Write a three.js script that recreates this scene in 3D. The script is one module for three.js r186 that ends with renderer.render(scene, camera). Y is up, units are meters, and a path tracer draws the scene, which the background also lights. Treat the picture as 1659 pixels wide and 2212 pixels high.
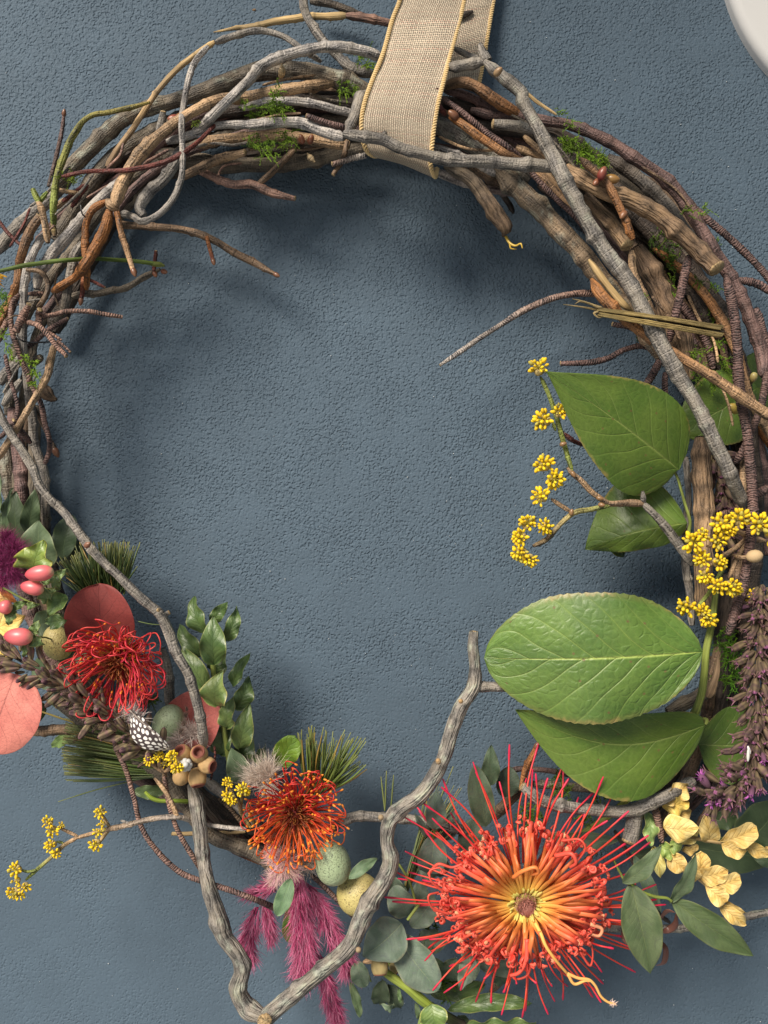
import * as THREE from 'three';
import { mergeGeometries } from 'three/addons/utils/BufferGeometryUtils.js';

// ---------------------------------------------------------------- camera, sky, sun, exposure
const S = 0.00028, DIST = 0.52, CY = 1.55;           // metres per picture unit on the wall, camera to wall, camera height
const scene = new THREE.Scene();
const camera = new THREE.PerspectiveCamera(2 * Math.atan(1106 * S / DIST) * 180 / Math.PI, 0.75, 0.02, 60);
camera.position.set(0, CY, DIST); camera.lookAt(0, CY, 0);
const renderer = new THREE.WebGLRenderer({ antialias: true });
renderer.toneMapping = THREE.LinearToneMapping;
renderer.toneMappingExposure = 3.65;
renderer.shadowMap.enabled = true;
{ // an overcast sky, brighter towards the zenith
  const w = 128, h = 64, d = new Float32Array(w * h * 4);
  for (let j = 0; j < h; j++) for (let i = 0; i < w; i++) {
    const el = Math.sin(((j + 0.5) / h - 0.5) * Math.PI), e = Math.max(el, 0), k = (j * w + i) * 4;
    const l = 0.25 * (1 + 2 * e) / 3 + 0.02;
    d[k] = l * 0.95; d[k + 1] = l * 1.0; d[k + 2] = l * 1.07; d[k + 3] = 1;
  }
  const sky = new THREE.DataTexture(d, w, h, THREE.RGBAFormat, THREE.FloatType);
  sky.mapping = THREE.EquirectangularReflectionMapping; sky.magFilter = THREE.LinearFilter; sky.needsUpdate = true;
  scene.background = sky; scene.environment = sky;
}
const sun = new THREE.DirectionalLight(0xfff3e2, 1.5);
sun.position.set(-0.66, CY + 0.92, 1.0); sun.target.position.set(0, CY, 0);
sun.castShadow = true; sun.shadow.radius = 44; sun.shadow.mapSize.set(2048, 2048);
Object.assign(sun.shadow.camera, { left: -0.6, right: 0.6, top: 0.6, bottom: -0.6, near: 0.1, far: 4 });
scene.add(sun, sun.target);

// ---------------------------------------------------------------- helpers
const V = (x = 0, y = 0, z = 0) => new THREE.Vector3(x, y, z);
function rng(seed) { let a = seed >>> 0; return () => { a = a + 0x6D2B79F5 | 0; let t = Math.imul(a ^ a >>> 15, 1 | a); t = t + Math.imul(t ^ t >>> 7, 61 | t) ^ t; return ((t ^ t >>> 14) >>> 0) / 4294967296; }; }
let R = rng(7);
const rr = (a, b) => a + (b - a) * R();
const clamp = (x, a = 0, b = 1) => Math.min(b, Math.max(a, x));
const sst = (a, b, x) => { const t = clamp((x - a) / (b - a)); return t * t * (3 - 2 * t); };
const mix = (a, b, t) => a + (b - a) * t;
const mixc = (a, b, t) => [mix(a[0], b[0], t), mix(a[1], b[1], t), mix(a[2], b[2], t)];
const mulc = (a, k) => [a[0] * k, a[1] * k, a[2] * k];
function hash(x, y, z) { let h = Math.imul(x, 374761393) ^ Math.imul(y, 668265263) ^ Math.imul(z, 2147483647 ^ 0x5bd1e995); h = Math.imul(h ^ h >>> 13, 1274126177); return ((h ^ h >>> 16) >>> 0) / 4294967296; }
function noise(x, y, z = 0) {
  const xi = Math.floor(x), yi = Math.floor(y), zi = Math.floor(z); let fx = x - xi, fy = y - yi, fz = z - zi;
  fx = fx * fx * (3 - 2 * fx); fy = fy * fy * (3 - 2 * fy); fz = fz * fz * (3 - 2 * fz);
  const a = mix(mix(hash(xi, yi, zi), hash(xi + 1, yi, zi), fx), mix(hash(xi, yi + 1, zi), hash(xi + 1, yi + 1, zi), fx), fy);
  if (fz === 0) return a;
  const b = mix(mix(hash(xi, yi, zi + 1), hash(xi + 1, yi, zi + 1), fx), mix(hash(xi, yi + 1, zi + 1), hash(xi + 1, yi + 1, zi + 1), fx), fy);
  return mix(a, b, fz);
}
function pnoise(x, y, px, py, s = 0) { // periodic value noise
  const xi = Math.floor(x), yi = Math.floor(y); let fx = x - xi, fy = y - yi;
  fx = fx * fx * (3 - 2 * fx); fy = fy * fy * (3 - 2 * fy);
  const m = (a, p) => ((a % p) + p) % p, x0 = m(xi, px), x1 = m(xi + 1, px), y0 = m(yi, py), y1 = m(yi + 1, py);
  return mix(mix(hash(x0, y0, s), hash(x1, y0, s), fx), mix(hash(x0, y1, s), hash(x1, y1, s), fx), fy);
}
function gnoise(x, y, px, py, s = 0) { // periodic gradient noise, about -0.7..0.7
  const xi = Math.floor(x), yi = Math.floor(y), fx = x - xi, fy = y - yi, m = (a, p) => ((a % p) + p) % p, q = t => t * t * t * (t * (t * 6 - 15) + 10);
  const gr = (a, b, dx, dy) => { const h = hash(m(a, px), m(b, py), s) * 6.28318; return Math.cos(h) * dx + Math.sin(h) * dy; };
  return mix(mix(gr(xi, yi, fx, fy), gr(xi + 1, yi, fx - 1, fy), q(fx)), mix(gr(xi, yi + 1, fx, fy - 1), gr(xi + 1, yi + 1, fx - 1, fy - 1), q(fx)), q(fy));
}
function cells(x, y, px, py, s = 0) { // periodic cells: nearest, second nearest distance, cell number
  const xi = Math.floor(x), yi = Math.floor(y), m = (a, p) => ((a % p) + p) % p; let f1 = 9, f2 = 9, id = 0;
  for (let j = -1; j <= 1; j++) for (let i = -1; i <= 1; i++) { const a = m(xi + i, px), b = m(yi + j, py), dx = xi + i + hash(a, b, s) - x, dy = yi + j + hash(a, b, s + 7) - y, d = Math.sqrt(dx * dx + dy * dy); if (d < f1) { f2 = f1; f1 = d; id = hash(a, b, s + 13); } else if (d < f2) f2 = d; }
  return [f1, f2, id];
}
function texture(w, h, f, srgb = true) { // f(u, v) -> [r, g, b] linear 0..1 or a number
  const d = new Uint8Array(w * h * 4), enc = x => x <= 0.0031308 ? 12.92 * x : 1.055 * Math.pow(x, 1 / 2.4) - 0.055;
  for (let j = 0; j < h; j++) for (let i = 0; i < w; i++) {
    const c = f((i + 0.5) / w, (j + 0.5) / h), k = (j * w + i) * 4;
    for (let n = 0; n < 3; n++) { const x = clamp(typeof c === 'number' ? c : c[n]); d[k + n] = 255 * (srgb ? enc(x) : x); }
    d[k + 3] = 255;
  }
  const t = new THREE.DataTexture(d, w, h, THREE.RGBAFormat); t.wrapS = t.wrapT = THREE.RepeatWrapping; t.magFilter = THREE.LinearFilter; t.minFilter = THREE.LinearMipmapLinearFilter; t.generateMipmaps = true;
  if (srgb) t.colorSpace = THREE.SRGBColorSpace; t.needsUpdate = true; return t;
}
function texturePair(w, h, f) { // f(u, v) -> [colour, relief]: a colour map and a bump map in one pass
  const hs = new Float32Array(w * h); let k = 0;
  const map = texture(w, h, (u, v) => { const q = f(u, v); hs[k++] = q[1]; return q[0]; }); k = 0;
  return [map, texture(w, h, () => hs[k++], false)];
}
// the places were measured in several enlargements of the photograph: origin and scale of each, in picture units on the wall
const TILE = { A: [0, 0, 0.36], B: [530.9, 0, 0.36], C: [1061.8, 0, 0.36], D: [0, 530.9, 0.36], E: [1061.8, 530.9, 0.36], F: [0, 1061.8, 0.36], G: [1061.8, 1061.8, 0.36], H: [530.9, 1061.8, 0.36], I: [0, 1614.5, 0.36], J: [398.2, 1614.5, 0.36], K: [796.3, 1614.5, 0.36], L: [1061.8, 1614.5, 0.36], M: [0, 1128.1, 0.24], N: [1327.2, 1393.6, 0.21], O: [1459.9, 663.6, 0.21], P: [0, 398.2, 0.21], Q: [0, 796.3, 0.21], R: [730, 1924.4, 0.28], S: [331.8, 1493.1, 0.32], W: [0, 0, 1] };
const kz = z => (DIST - z / 1000) / DIST;
function at(tile, x, y, z) { const t = TILE[tile], k = kz(z); return V((t[0] + x * t[2] - 829.5) * S * k, CY - (t[1] + y * t[2] - 1106) * S * k, z / 1000); }
const px = (tile, r, z) => r * TILE[tile][2] * S * kz(z);   // a size in the picture as metres at height z (mm) above the wall
function path(str) {
  let t = 'W', z = 40, r = 10; const out = [];
  for (const k of str.trim().split(/\s+/)) {
    if (/^[A-Z]$/.test(k)) { const o = TILE[t][2]; t = k; r = r * o / TILE[t][2]; continue; }
    const n = k.split(',').map(Number); if (n.length > 2) z = n[2]; if (n.length > 3) r = n[3];
    out.push({ p: at(t, n[0], n[1], z), r: px(t, r, z) });
  }
  return out;
}
const names = {};
function numbered(n) { const k = names[n] = (names[n] ?? -1) + 1; return k ? n + '_' + String(k).padStart(3, '0') : n; }
function part(name, geo, mat, parent, label) { const m = new THREE.Mesh(geo, mat); m.name = name; m.castShadow = m.receiveShadow = true; if (label) m.userData.label = label; parent.add(m); return m; }
function stuff(m) { m.userData.kind = 'stuff'; return m; }
const GROUPS = { moss_clump: 'moss tufts tucked between the branches', speckled_egg: 'speckled eggs tucked into the wreath', pincushion_flower: 'small pincushion flowers on the lower left', flowering_twig: 'twigs with yellow bud tufts', leafy_branch: 'green leafy stems on the right side', round_red_leaf: 'round red leaves on the lower left', gum_sprig: 'gum leaf sprigs along the lower half', pine_needles: 'tufts of pine needles', dried_flower_spike: 'dried flower spikes', down_feather: 'soft down feathers', grass_plume: 'magenta grass plumes', small_leaf: 'small grey green leaves near the eggs' };
function thing(name, label, category, group = GROUPS[name]) { const g = new THREE.Group(); g.name = numbered(name); g.userData = { label, category }; if (group) g.userData.group = group; return g; }
function place(g) { // the group's origin goes to the middle of the thing's back, then into the scene
  const b = new THREE.Box3().setFromObject(g), p = V((b.min.x + b.max.x) / 2, (b.min.y + b.max.y) / 2, b.min.z);
  for (const c of g.children) c.position.sub(p);
  const ns = {}; g.traverse(o => { if (o !== g) { const k = ns[o.name] = (ns[o.name] ?? -1) + 1; if (k) o.name += '_' + String(k).padStart(3, '0'); } });
  g.position.copy(p); scene.add(g); return g;
}
function structure(name, geo, mat) { const m = new THREE.Mesh(geo, mat); m.name = name; m.userData.kind = 'structure'; m.castShadow = m.receiveShadow = true; scene.add(m); return m; }

class GB { // collects small pieces into one geometry with vertex colours
  constructor() { this.p = []; this.c = []; this.u = []; this.i = []; }
  get n() { return this.p.length / 3; }
  v(p, c, u = 0, w = 0) { this.p.push(p.x, p.y, p.z); this.c.push(c[0], c[1], c[2]); this.u.push(u, w); return this.n - 1; }
  tube(pts, rad, sides, col, flat = 1, cap = true) { // pts Vector3[], rad(t), col(t)
    const n = pts.length; let nrm = null, prev = null; const base = this.n;
    for (let i = 0; i < n; i++) {
      const T = pts[Math.min(i + 1, n - 1)].clone().sub(pts[Math.max(i - 1, 0)]).normalize();
      if (!nrm) { nrm = Math.abs(T.z) < 0.9 ? V(0, 0, 1) : V(0, 1, 0); }
      nrm = nrm.clone().addScaledVector(T, -nrm.dot(T)).normalize();
      const bn = T.clone().cross(nrm), t = i / (n - 1), r = rad(t), c = col(t);
      for (let k = 0; k < sides; k++) { const a = k / sides * 2 * Math.PI; this.v(pts[i].clone().addScaledVector(nrm, -Math.cos(a) * r * flat).addScaledVector(bn, Math.sin(a) * r), c, k / sides, t); }
    }
    for (let i = 0; i < n - 1; i++) for (let k = 0; k < sides; k++) { const a = base + i * sides + k, b = base + i * sides + (k + 1) % sides; this.i.push(a, b, a + sides, b, b + sides, a + sides); }
    if (cap) { const e = this.v(pts[n - 1].clone(), col(1)), s = this.v(pts[0].clone(), col(0)), l = base + (n - 1) * sides; for (let k = 0; k < sides; k++) { this.i.push(l + k, l + (k + 1) % sides, e); this.i.push(base + (k + 1) % sides, base + k, s); } }
    return this;
  }
  blob(c, axis, len, rad, col, seg = 6, rings = 5, sq = 0) { // an ellipsoid, sq moves its widest place towards the tip
    const ax = axis.clone().normalize(), s = (Math.abs(ax.z) < 0.9 ? V(0, 0, 1) : V(0, 1, 0)).cross(ax).normalize(), b = ax.clone().cross(s), base = this.n;
    for (let i = 0; i <= rings; i++) { const t = i / rings, f = -Math.cos(t * Math.PI), w = Math.sin(t * Math.PI) * (1 + sq * f); const cc = typeof col === 'function' ? col(t) : col; for (let k = 0; k < seg; k++) { const a = k / seg * 2 * Math.PI; this.v(c.clone().addScaledVector(ax, f * len).addScaledVector(s, Math.cos(a) * w * rad).addScaledVector(b, Math.sin(a) * w * rad), cc, k / seg, t); } }
    for (let i = 0; i < rings; i++) for (let k = 0; k < seg; k++) { const a = base + i * seg + k, d = base + i * seg + (k + 1) % seg; this.i.push(a, d, a + seg, d, d + seg, a + seg); }
    return this;
  }
  hair(p, dir, len, w, bend, col, seg = 4, side) { // a thin tapering ribbon
    const d = dir.clone().normalize(), s = side || d.clone().cross(V(rr(-1, 1), rr(-1, 1), rr(0.2, 1.4))).normalize(), base = this.n;
    for (let i = 0; i <= seg; i++) { const t = i / seg, q = p.clone().addScaledVector(d, len * t).addScaledVector(bend, t * t), h = w * (1 - 0.85 * t) / 2, c = typeof col === 'function' ? col(t) : col; this.v(q.clone().addScaledVector(s, -h), c, 0, t); this.v(q.addScaledVector(s, h), c, 1, t); }
    for (let i = 0; i < seg; i++) { const a = base + i * 2; this.i.push(a, a + 1, a + 2, a + 1, a + 3, a + 2); }
    return this;
  }
  build() { const g = new THREE.BufferGeometry(); g.setAttribute('position', new THREE.Float32BufferAttribute(this.p, 3)); g.setAttribute('color', new THREE.Float32BufferAttribute(this.c, 3)); g.setAttribute('uv', new THREE.Float32BufferAttribute(this.u, 2)); g.setIndex(this.i); g.computeVertexNormals(); return g; }
}
const curve = pts => new THREE.CatmullRomCurve3(pts, false, 'centripetal');

// ---------------------------------------------------------------- colours (linear) and materials
const C = { grey: [0.31, 0.28, 0.245], pale: [0.5, 0.46, 0.425], greybrown: [0.19, 0.155, 0.115], brown: [0.24, 0.155, 0.095], tan: [0.5, 0.33, 0.19], orange: [0.40, 0.16, 0.045], olive: [0.34, 0.27, 0.07], purple: [0.2, 0.12, 0.108], red: [0.15, 0.035, 0.026], dark: [0.075, 0.055, 0.043], straw: [0.62, 0.44, 0.21], pink: [0.34, 0.2, 0.155], wood: [0.62, 0.45, 0.24], lime: [0.36, 0.5, 0.05], stem: [0.28, 0.34, 0.07], green: [0.13, 0.2, 0.03] };
const barkSmooth = (u, v) => { // long grain, blotches, fine specks and cross-lying rings; 30 mm by 60 mm
  const w = 0.03 * gnoise(u * 6, v * 8, 6, 8, 19), g = gnoise((u + w) * 30, v * 5, 30, 5, 1), f = gnoise(u * 44, v * 60, 44, 60, 2), l = gnoise(u * 5, v * 52, 5, 52, 3), p = gnoise(u * 7, v * 6, 7, 6, 4), s = gnoise(u * 40, v * 50, 40, 50, 5), k = pnoise(u * 120, v * 200, 120, 200, 18);
  const len = sst(0.1, 0.4, l), pit = sst(0.22, 0.5, s);
  return { h: 0.5 + 0.5 * g + 0.3 * f + 0.35 * len - 0.15 * pit, c: 0.56 + 0.5 * g + 0.3 * f + 0.5 * p + 0.26 * len - 0.16 * pit + 0.3 * (k - 0.5), w: 0.5 + p };
};
const barkRough = (u, v) => { // flaking bark with long fissures
  const w = gnoise(u * 5, v * 7, 5, 7, 8) * 0.03, g = gnoise((u + w) * 20, v * 4, 20, 4, 6), f = gnoise((u + w) * 44, v * 16, 44, 16, 7), p = gnoise(u * 5, v * 8, 5, 8, 9), k = pnoise(u * 90, v * 120, 90, 120, 10), h = sst(-0.4, 0.3, g) * 0.55 + 0.4 * f + 0.15;
  return { h, c: 0.36 + 0.42 * h + 0.5 * p + 0.4 * (k - 0.5), w: 0.5 + p };
};
const barkRing = (u, v) => { // close cross wrinkles with pale crests
  const w = gnoise(u * 6, v * 14, 6, 14, 11), a = Math.sin((v * 44 + w * 1.5) * 2 * Math.PI) * 0.5 + 0.5, f = gnoise(u * 26, v * 60, 26, 60, 12), p = gnoise(u * 7, v * 10, 7, 10, 13);
  return { h: 0.6 * a + 0.5 * f, c: 0.36 + 0.5 * a * a + 0.6 * f + 0.6 * p, w: 0.5 + p };
};
const woodSplit = (u, v) => { const g = pnoise(u * 34, v * 2, 34, 2, 15), f = pnoise(u * 120, v * 6, 120, 6, 16), p = pnoise(u * 6, v * 3, 6, 3, 17); return { h: 0.6 * g + 0.4 * f, c: 0.5 + 0.5 * (g - 0.4) + 0.4 * (f - 0.5) + 0.3 * (p - 0.5), w: p }; };
function barkMat(f, n, bump, rough) {
  const tint = x => [x.c * (1 + 0.06 * (x.w - 0.5)), x.c, x.c * (1 - 0.16 * (x.w - 0.5))];
  const [map, bumpMap] = texturePair(n, n, (u, v) => { const x = f(u, v); return [tint(x).map(k => k * 1.25), x.h]; });
  return new THREE.MeshStandardMaterial({ map, bumpMap, bumpScale: bump, roughness: rough, vertexColors: true });
}
const M = {
  smooth: barkMat(barkSmooth, 1024, 0.0008, 0.66), rough: barkMat(barkRough, 1024, 0.0011, 0.8), ring: barkMat(barkRing, 1024, 0.0008, 0.66), split: barkMat(woodSplit, 512, 0.0006, 0.75),
  plain: new THREE.MeshStandardMaterial({ vertexColors: true, roughness: 0.75 }), waxy: new THREE.MeshPhysicalMaterial({ vertexColors: true, roughness: 0.38, clearcoat: 0.25, clearcoatRoughness: 0.3 }),
  petal: new THREE.MeshPhysicalMaterial({ vertexColors: true, roughness: 0.5, sheen: 0.3, sheenRoughness: 0.5 }), fluff: new THREE.MeshStandardMaterial({ vertexColors: true, roughness: 0.9, side: THREE.DoubleSide }), needle: new THREE.MeshStandardMaterial({ vertexColors: true, roughness: 0.42 }), matte: new THREE.MeshStandardMaterial({ vertexColors: true, roughness: 0.95, side: THREE.DoubleSide }),
};

// ---------------------------------------------------------------- a branch: bent, tapering, knobbly
let bseed = 1;
function branchGeo(pts, o = {}) {
  const cv = curve(pts.map(q => q.p)), n0 = pts.length, len = cv.getLength(), ring = o.tex === 'ring';
  const rm = pts.reduce((a, q) => a + q.r, 0) / n0, step = ring ? 0.00048 : Math.max(0.0011, rm * 0.35), n = Math.max(8, Math.min(420, Math.round(len / step))), sd = ring ? 9 : rm > 0.004 ? 16 : 11;
  cv.arcLengthDivisions = 400; const seed = (bseed += 17.3), c0 = o.c0, c1 = o.c1 || o.c0, g = new GB();
  const knobs = []; if (!ring && o.knots !== 0) for (let s = rr(0.004, 0.02); s < len; s += rr(0.007, 0.024)) knobs.push([s, rr(0, 6.28), rr(0.1, 0.42)]);
  const nodes = []; if (!ring && o.knots !== 0) for (let s = rr(0.008, 0.03); s < len - 0.004; s += rr(0.014, 0.042)) nodes.push([s, rr(0.05, 0.2)]);
  let nrm = null;
  for (let i = 0; i <= n; i++) {
    const u = i / n, tt = cv.getUtoTmapping(u), c = cv.getPoint(tt), T = cv.getTangent(tt), s = u * len;
    const f = tt * (n0 - 1), k = Math.min(n0 - 2, Math.floor(f)); let r = mix(pts[k].r, pts[k + 1].r, sst(0, 1, f - k));
    if (!nrm) nrm = Math.abs(T.z) < 0.85 ? V(0, 0, 1) : V(0, 1, 0);
    nrm = nrm.clone().addScaledVector(T, -nrm.dot(T)).normalize(); const bn = T.clone().cross(nrm);
    r *= 1 + 0.16 * (noise(s / (rm * 5), seed) - 0.5);
    if (ring) r *= 0.95 + 0.12 * Math.pow(0.5 + 0.5 * Math.sin((s / (rm * 0.95) + 2.6 * noise(s / rm / 2.2, seed + 5)) * 6.283), 2) * (0.4 + 1.2 * noise(s / rm / 1.3, seed + 6)) ;
    let dk = 1; for (const q of nodes) { const ds = (s - q[0]) / (rm * 0.55); if (ds > -3 && ds < 3) { r *= 1 + q[1] * Math.exp(-ds * ds); dk *= 1 - 0.45 * Math.exp(-Math.pow((ds - 0.9) * 2.4, 2)); } }
    if (o.name !== 'stem' && !o.bud) { const e = Math.min(s, len - s) / (rm * 1.6); if (e < 1) r *= (o.cut ? 0.9 : 0.62) + (o.cut ? 0.1 : 0.38) * e; }
    r *= 0.93; const wob = rm * 0.34; c.x += wob * (noise(s / (rm * 7), seed + 1) - 0.5); c.y += wob * (noise(s / (rm * 7), seed + 2) - 0.5);
    const blend = noise(s / 0.018, seed + 3), cc0 = mixc(c0, c1, clamp(u + 0.35 * (noise(s / 0.012, seed + 4) - 0.5)));
    for (let q = 0; q <= sd; q++) {
      const a = q / sd * 2 * Math.PI, ca = Math.cos(a), sa = Math.sin(a); let rad = r * (1 + (ring ? 0.1 : 0.15) * (noise(ca * 1.6 + 5, sa * 1.6 + 5, s / (rm * 2.2) + seed) - 0.5));
      for (const kb of knobs) { const ds = (s - kb[0]) / (rm * 0.8); if (Math.abs(ds) < 2) rad += r * kb[2] * Math.exp(-ds * ds * 2) * Math.pow(0.5 + 0.5 * Math.cos(a - kb[1]), 2); }
      const v = 0.66 + 0.5 * noise(ca * 1.1 + 9, sa * 1.1 + 9, s / 0.006 + seed) + 0.45 * (blend - 0.5); let cc = mulc(cc0, v * dk);
      if (o.lichen) cc = mixc(cc, [0.42, 0.44, 0.36], o.lichen * sst(0.62, 0.8, noise(ca * 2 + 3, sa * 2 + 3, s / 0.004 + seed + 8)));
      g.v(c.clone().addScaledVector(nrm, -ca * rad).addScaledVector(bn, sa * rad), cc, a * rm / 0.03, s / 0.06 + seed);
    }
  }
  const w = sd + 1; for (let i = 0; i < n; i++) for (let q = 0; q < sd; q++) { const a = i * w + q; g.i.push(a, a + 1, a + w, a + 1, a + w + 1, a + w); }
  for (const e of [0, 1]) { // rounded ends
    const T = cv.getTangent(e).multiplyScalar(e ? 1 : -1), c = cv.getPoint(e).addScaledVector(T, rm * 0.18), col = o.cut && (o.cut === 3 || o.cut === e + 1) ? C.wood : mulc(e ? c1 : c0, 0.6), base = e * n * w, first = g.n;
    for (let q = 0; q <= sd; q++) { const k = (base + q) * 3, ring0 = V(g.p[k], g.p[k + 1], g.p[k + 2]); g.v(ring0.lerp(c, 0.12).addScaledVector(T, rm * 0.1), col, q / sd, 0); }
    const m = g.v(c, mulc(col, 0.85), 0.5, 0.1);
    for (let q = 0; q < sd; q++) { const a = base + q, b = first + q; if (e) g.i.push(a, a + 1, b, a + 1, b + 1, b, b, b + 1, m); else g.i.push(a + 1, a, b, b + 1, a, b, b + 1, b, m); }
  }
  return g.build();
}
const isThin = p => p.reduce((a, q) => a + q.r, 0) / p.length < 0.0026;
function branch(parent, col, str, o = {}) {
  const p = path(str), [a, b] = col.split('>'); const m = part(o.name || (isThin(p) ? 'twig' : 'branch'), branchGeo(p, { ...o, c0: C[a], c1: C[b || a] }), M[o.tex || 'smooth'], parent, o.label);
  if (o.cut) for (const e of o.cut === 3 ? [0, p.length - 1] : [o.cut === 1 ? 0 : p.length - 1]) { // the pale sawn or snapped face
    const q = p[e], d = q.p.clone().sub(p[e ? e - 1 : 1].p).normalize(), g = new GB(), r = q.r * 0.86; g.blob(q.p.clone().addScaledVector(d, q.r * 0.02), d, q.r * 0.32, r, t => mulc(mixc([0.5, 0.34, 0.17], [0.74, 0.58, 0.34], t * R()), rr(0.6, 1.1)), 14, 8); for (let i = 0; i < g.n; i++) { const k = 1 + 0.16 * (noise(g.p[i * 3] * 900, g.p[i * 3 + 1] * 900, g.p[i * 3 + 2] * 900) - 0.5); for (let c = 0; c < 3; c++) { const o2 = [q.p.x, q.p.y, q.p.z][c]; g.p[i * 3 + c] = o2 + (g.p[i * 3 + c] - o2) * k; } } part('cut_end', g.build(), M.split, m);
  }
  if (o.bud) { // a bud at the end
    const e = p[p.length - 1], d = e.p.clone().sub(p[p.length - 2].p).normalize(), r = Math.max(e.r * 1.12, 0.0013); const g = new GB();
    g.blob(e.p.clone().addScaledVector(d, r * 0.9), d, r * 1.7, r, t => mixc([0.12, 0.045, 0.025], [0.2, 0.09, 0.045], t + 0.3 * R()), 9, 8, -0.25); part('bud', g.build(), M.waxy, m);
  }
  return m;
}
function bud(parent, tile, x, y, z, r, dx, dy, col = [0.3, 0.08, 0.04]) { const g = new GB(); const rad = px(tile, r, z); g.blob(at(tile, x, y, z), V(dx, -dy, 0.3), rad * 1.5, rad, t => mixc(mulc(col, 0.7), [0.3, 0.15, 0.07], t * 0.6), 9, 7, -0.2); return part('bud', g.build(), M.waxy, parent); }

// ---------------------------------------------------------------- leaves
const SH = { ovate: [0.6, 0.95], elliptic: [0.6, 0.62], lance: [0.75, 0.95], round: [0.46, 0.5], acum: [0.52, 1.15], obov: [0.95, 0.5], spoon: [0.9, 0.6] };
function leafTex(o) { // colour and relief of a leaf: midrib, side veins, net
  const f = (u, v) => {
    const x = u * 2 - 1, ax = Math.abs(x), n = o.veins, side = x > 0 ? 0.35 : 0;
    const ph = (v - 0.34 * o.slope * Math.pow(ax, 0.85) - 0.05 * ax * pnoise(u * 5, v * 5, 5, 5, 31)) * n + side + 0.3 * pnoise(v * 8, x > 0 ? 2.5 : 0.5, 8, 4, 32);
    const d = Math.abs(ph - Math.round(ph)) / n, mid = Math.exp(-Math.pow(ax / (0.022 * (1.25 - v)), 2)), lat = Math.exp(-Math.pow(d / o.vw, 2)) * (1 - 0.65 * ax);
    const jx = 0.5 * gnoise(u * 14, v * 20, 14, 20, 36), cl = cells(u * 15 + jx, v * 24 + jx, 15, 24, 33), c2 = cells(u * 36 + jx, v * 56, 36, 56, 34), q = pnoise(u * 40, v * 70, 40, 70, 38), b = pnoise(u * 4, v * 6, 4, 6, 35);
    return { mid, lat, net: Math.exp(-Math.pow((cl[1] - cl[0]) / 0.09, 2)), net2: Math.exp(-Math.pow((c2[1] - c2[0]) / 0.16, 2)), dome: sst(0, 0.55, cl[1] - cl[0]) * (0.5 + cl[2]), d, b, q, ax, un: gnoise(u * 9, v * 14, 9, 14, 40) + 0.5 * gnoise(u * 22, v * 34, 22, 34, 41), edge: sst(0.86, 0.99, ax) };
  };
  const W = o.w || 256, H = 2 * W;
  const [map, bump] = texturePair(W, H, (u, v) => { const k = f(u, v); let c = mixc(o.base, o.base2, sst(0.25, 0.75, k.b)); c = mulc(c, 0.9 + 0.2 * k.q); c = mixc(c, o.vein, Math.min(1, o.midc * k.mid + o.latc * k.lat + o.netc * k.net + 0.5 * o.netc * k.net2)); if (o.edge) c = mixc(c, o.edge, k.edge * (o.edgek || 1) * (0.4 + 0.9 * k.q)); if (o.blem) { const z = cells(u * 9, v * 14, 9, 14, 44); if (z[2] < 0.1) c = mixc(c, [0.14, 0.09, 0.03], o.blem * sst(0.13, 0.05, z[0])); c = mixc(c, [0.3, 0.22, 0.07], o.blem * sst(0.93, 1, k.ax + 0.08 * (k.q - 0.5)) * sst(0.5, 0.75, pnoise(u * 3, v * 9, 3, 9, 45))); } if (o.spots) c = mixc(c, o.spots, 0.55 * sst(0.6, 0.72, pnoise(u * 9, v * 18, 9, 18, 39)) * sst(0.4, 0.6, k.q)); return [c, 0.5 - 0.34 * k.mid - 0.26 * k.lat + o.puff * (0.22 * Math.min(1, k.d * 22) + 0.16 * k.dome * Math.min(1, k.d * 40) - 0.03 * k.net2 + 0.1 * k.un)]; });
  return new THREE.MeshPhysicalMaterial({ map, bumpMap: bump, bumpScale: o.bump, roughness: o.rough, clearcoat: o.coat || 0, clearcoatRoughness: o.coatRough || 0.32, vertexColors: true });
}
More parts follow.
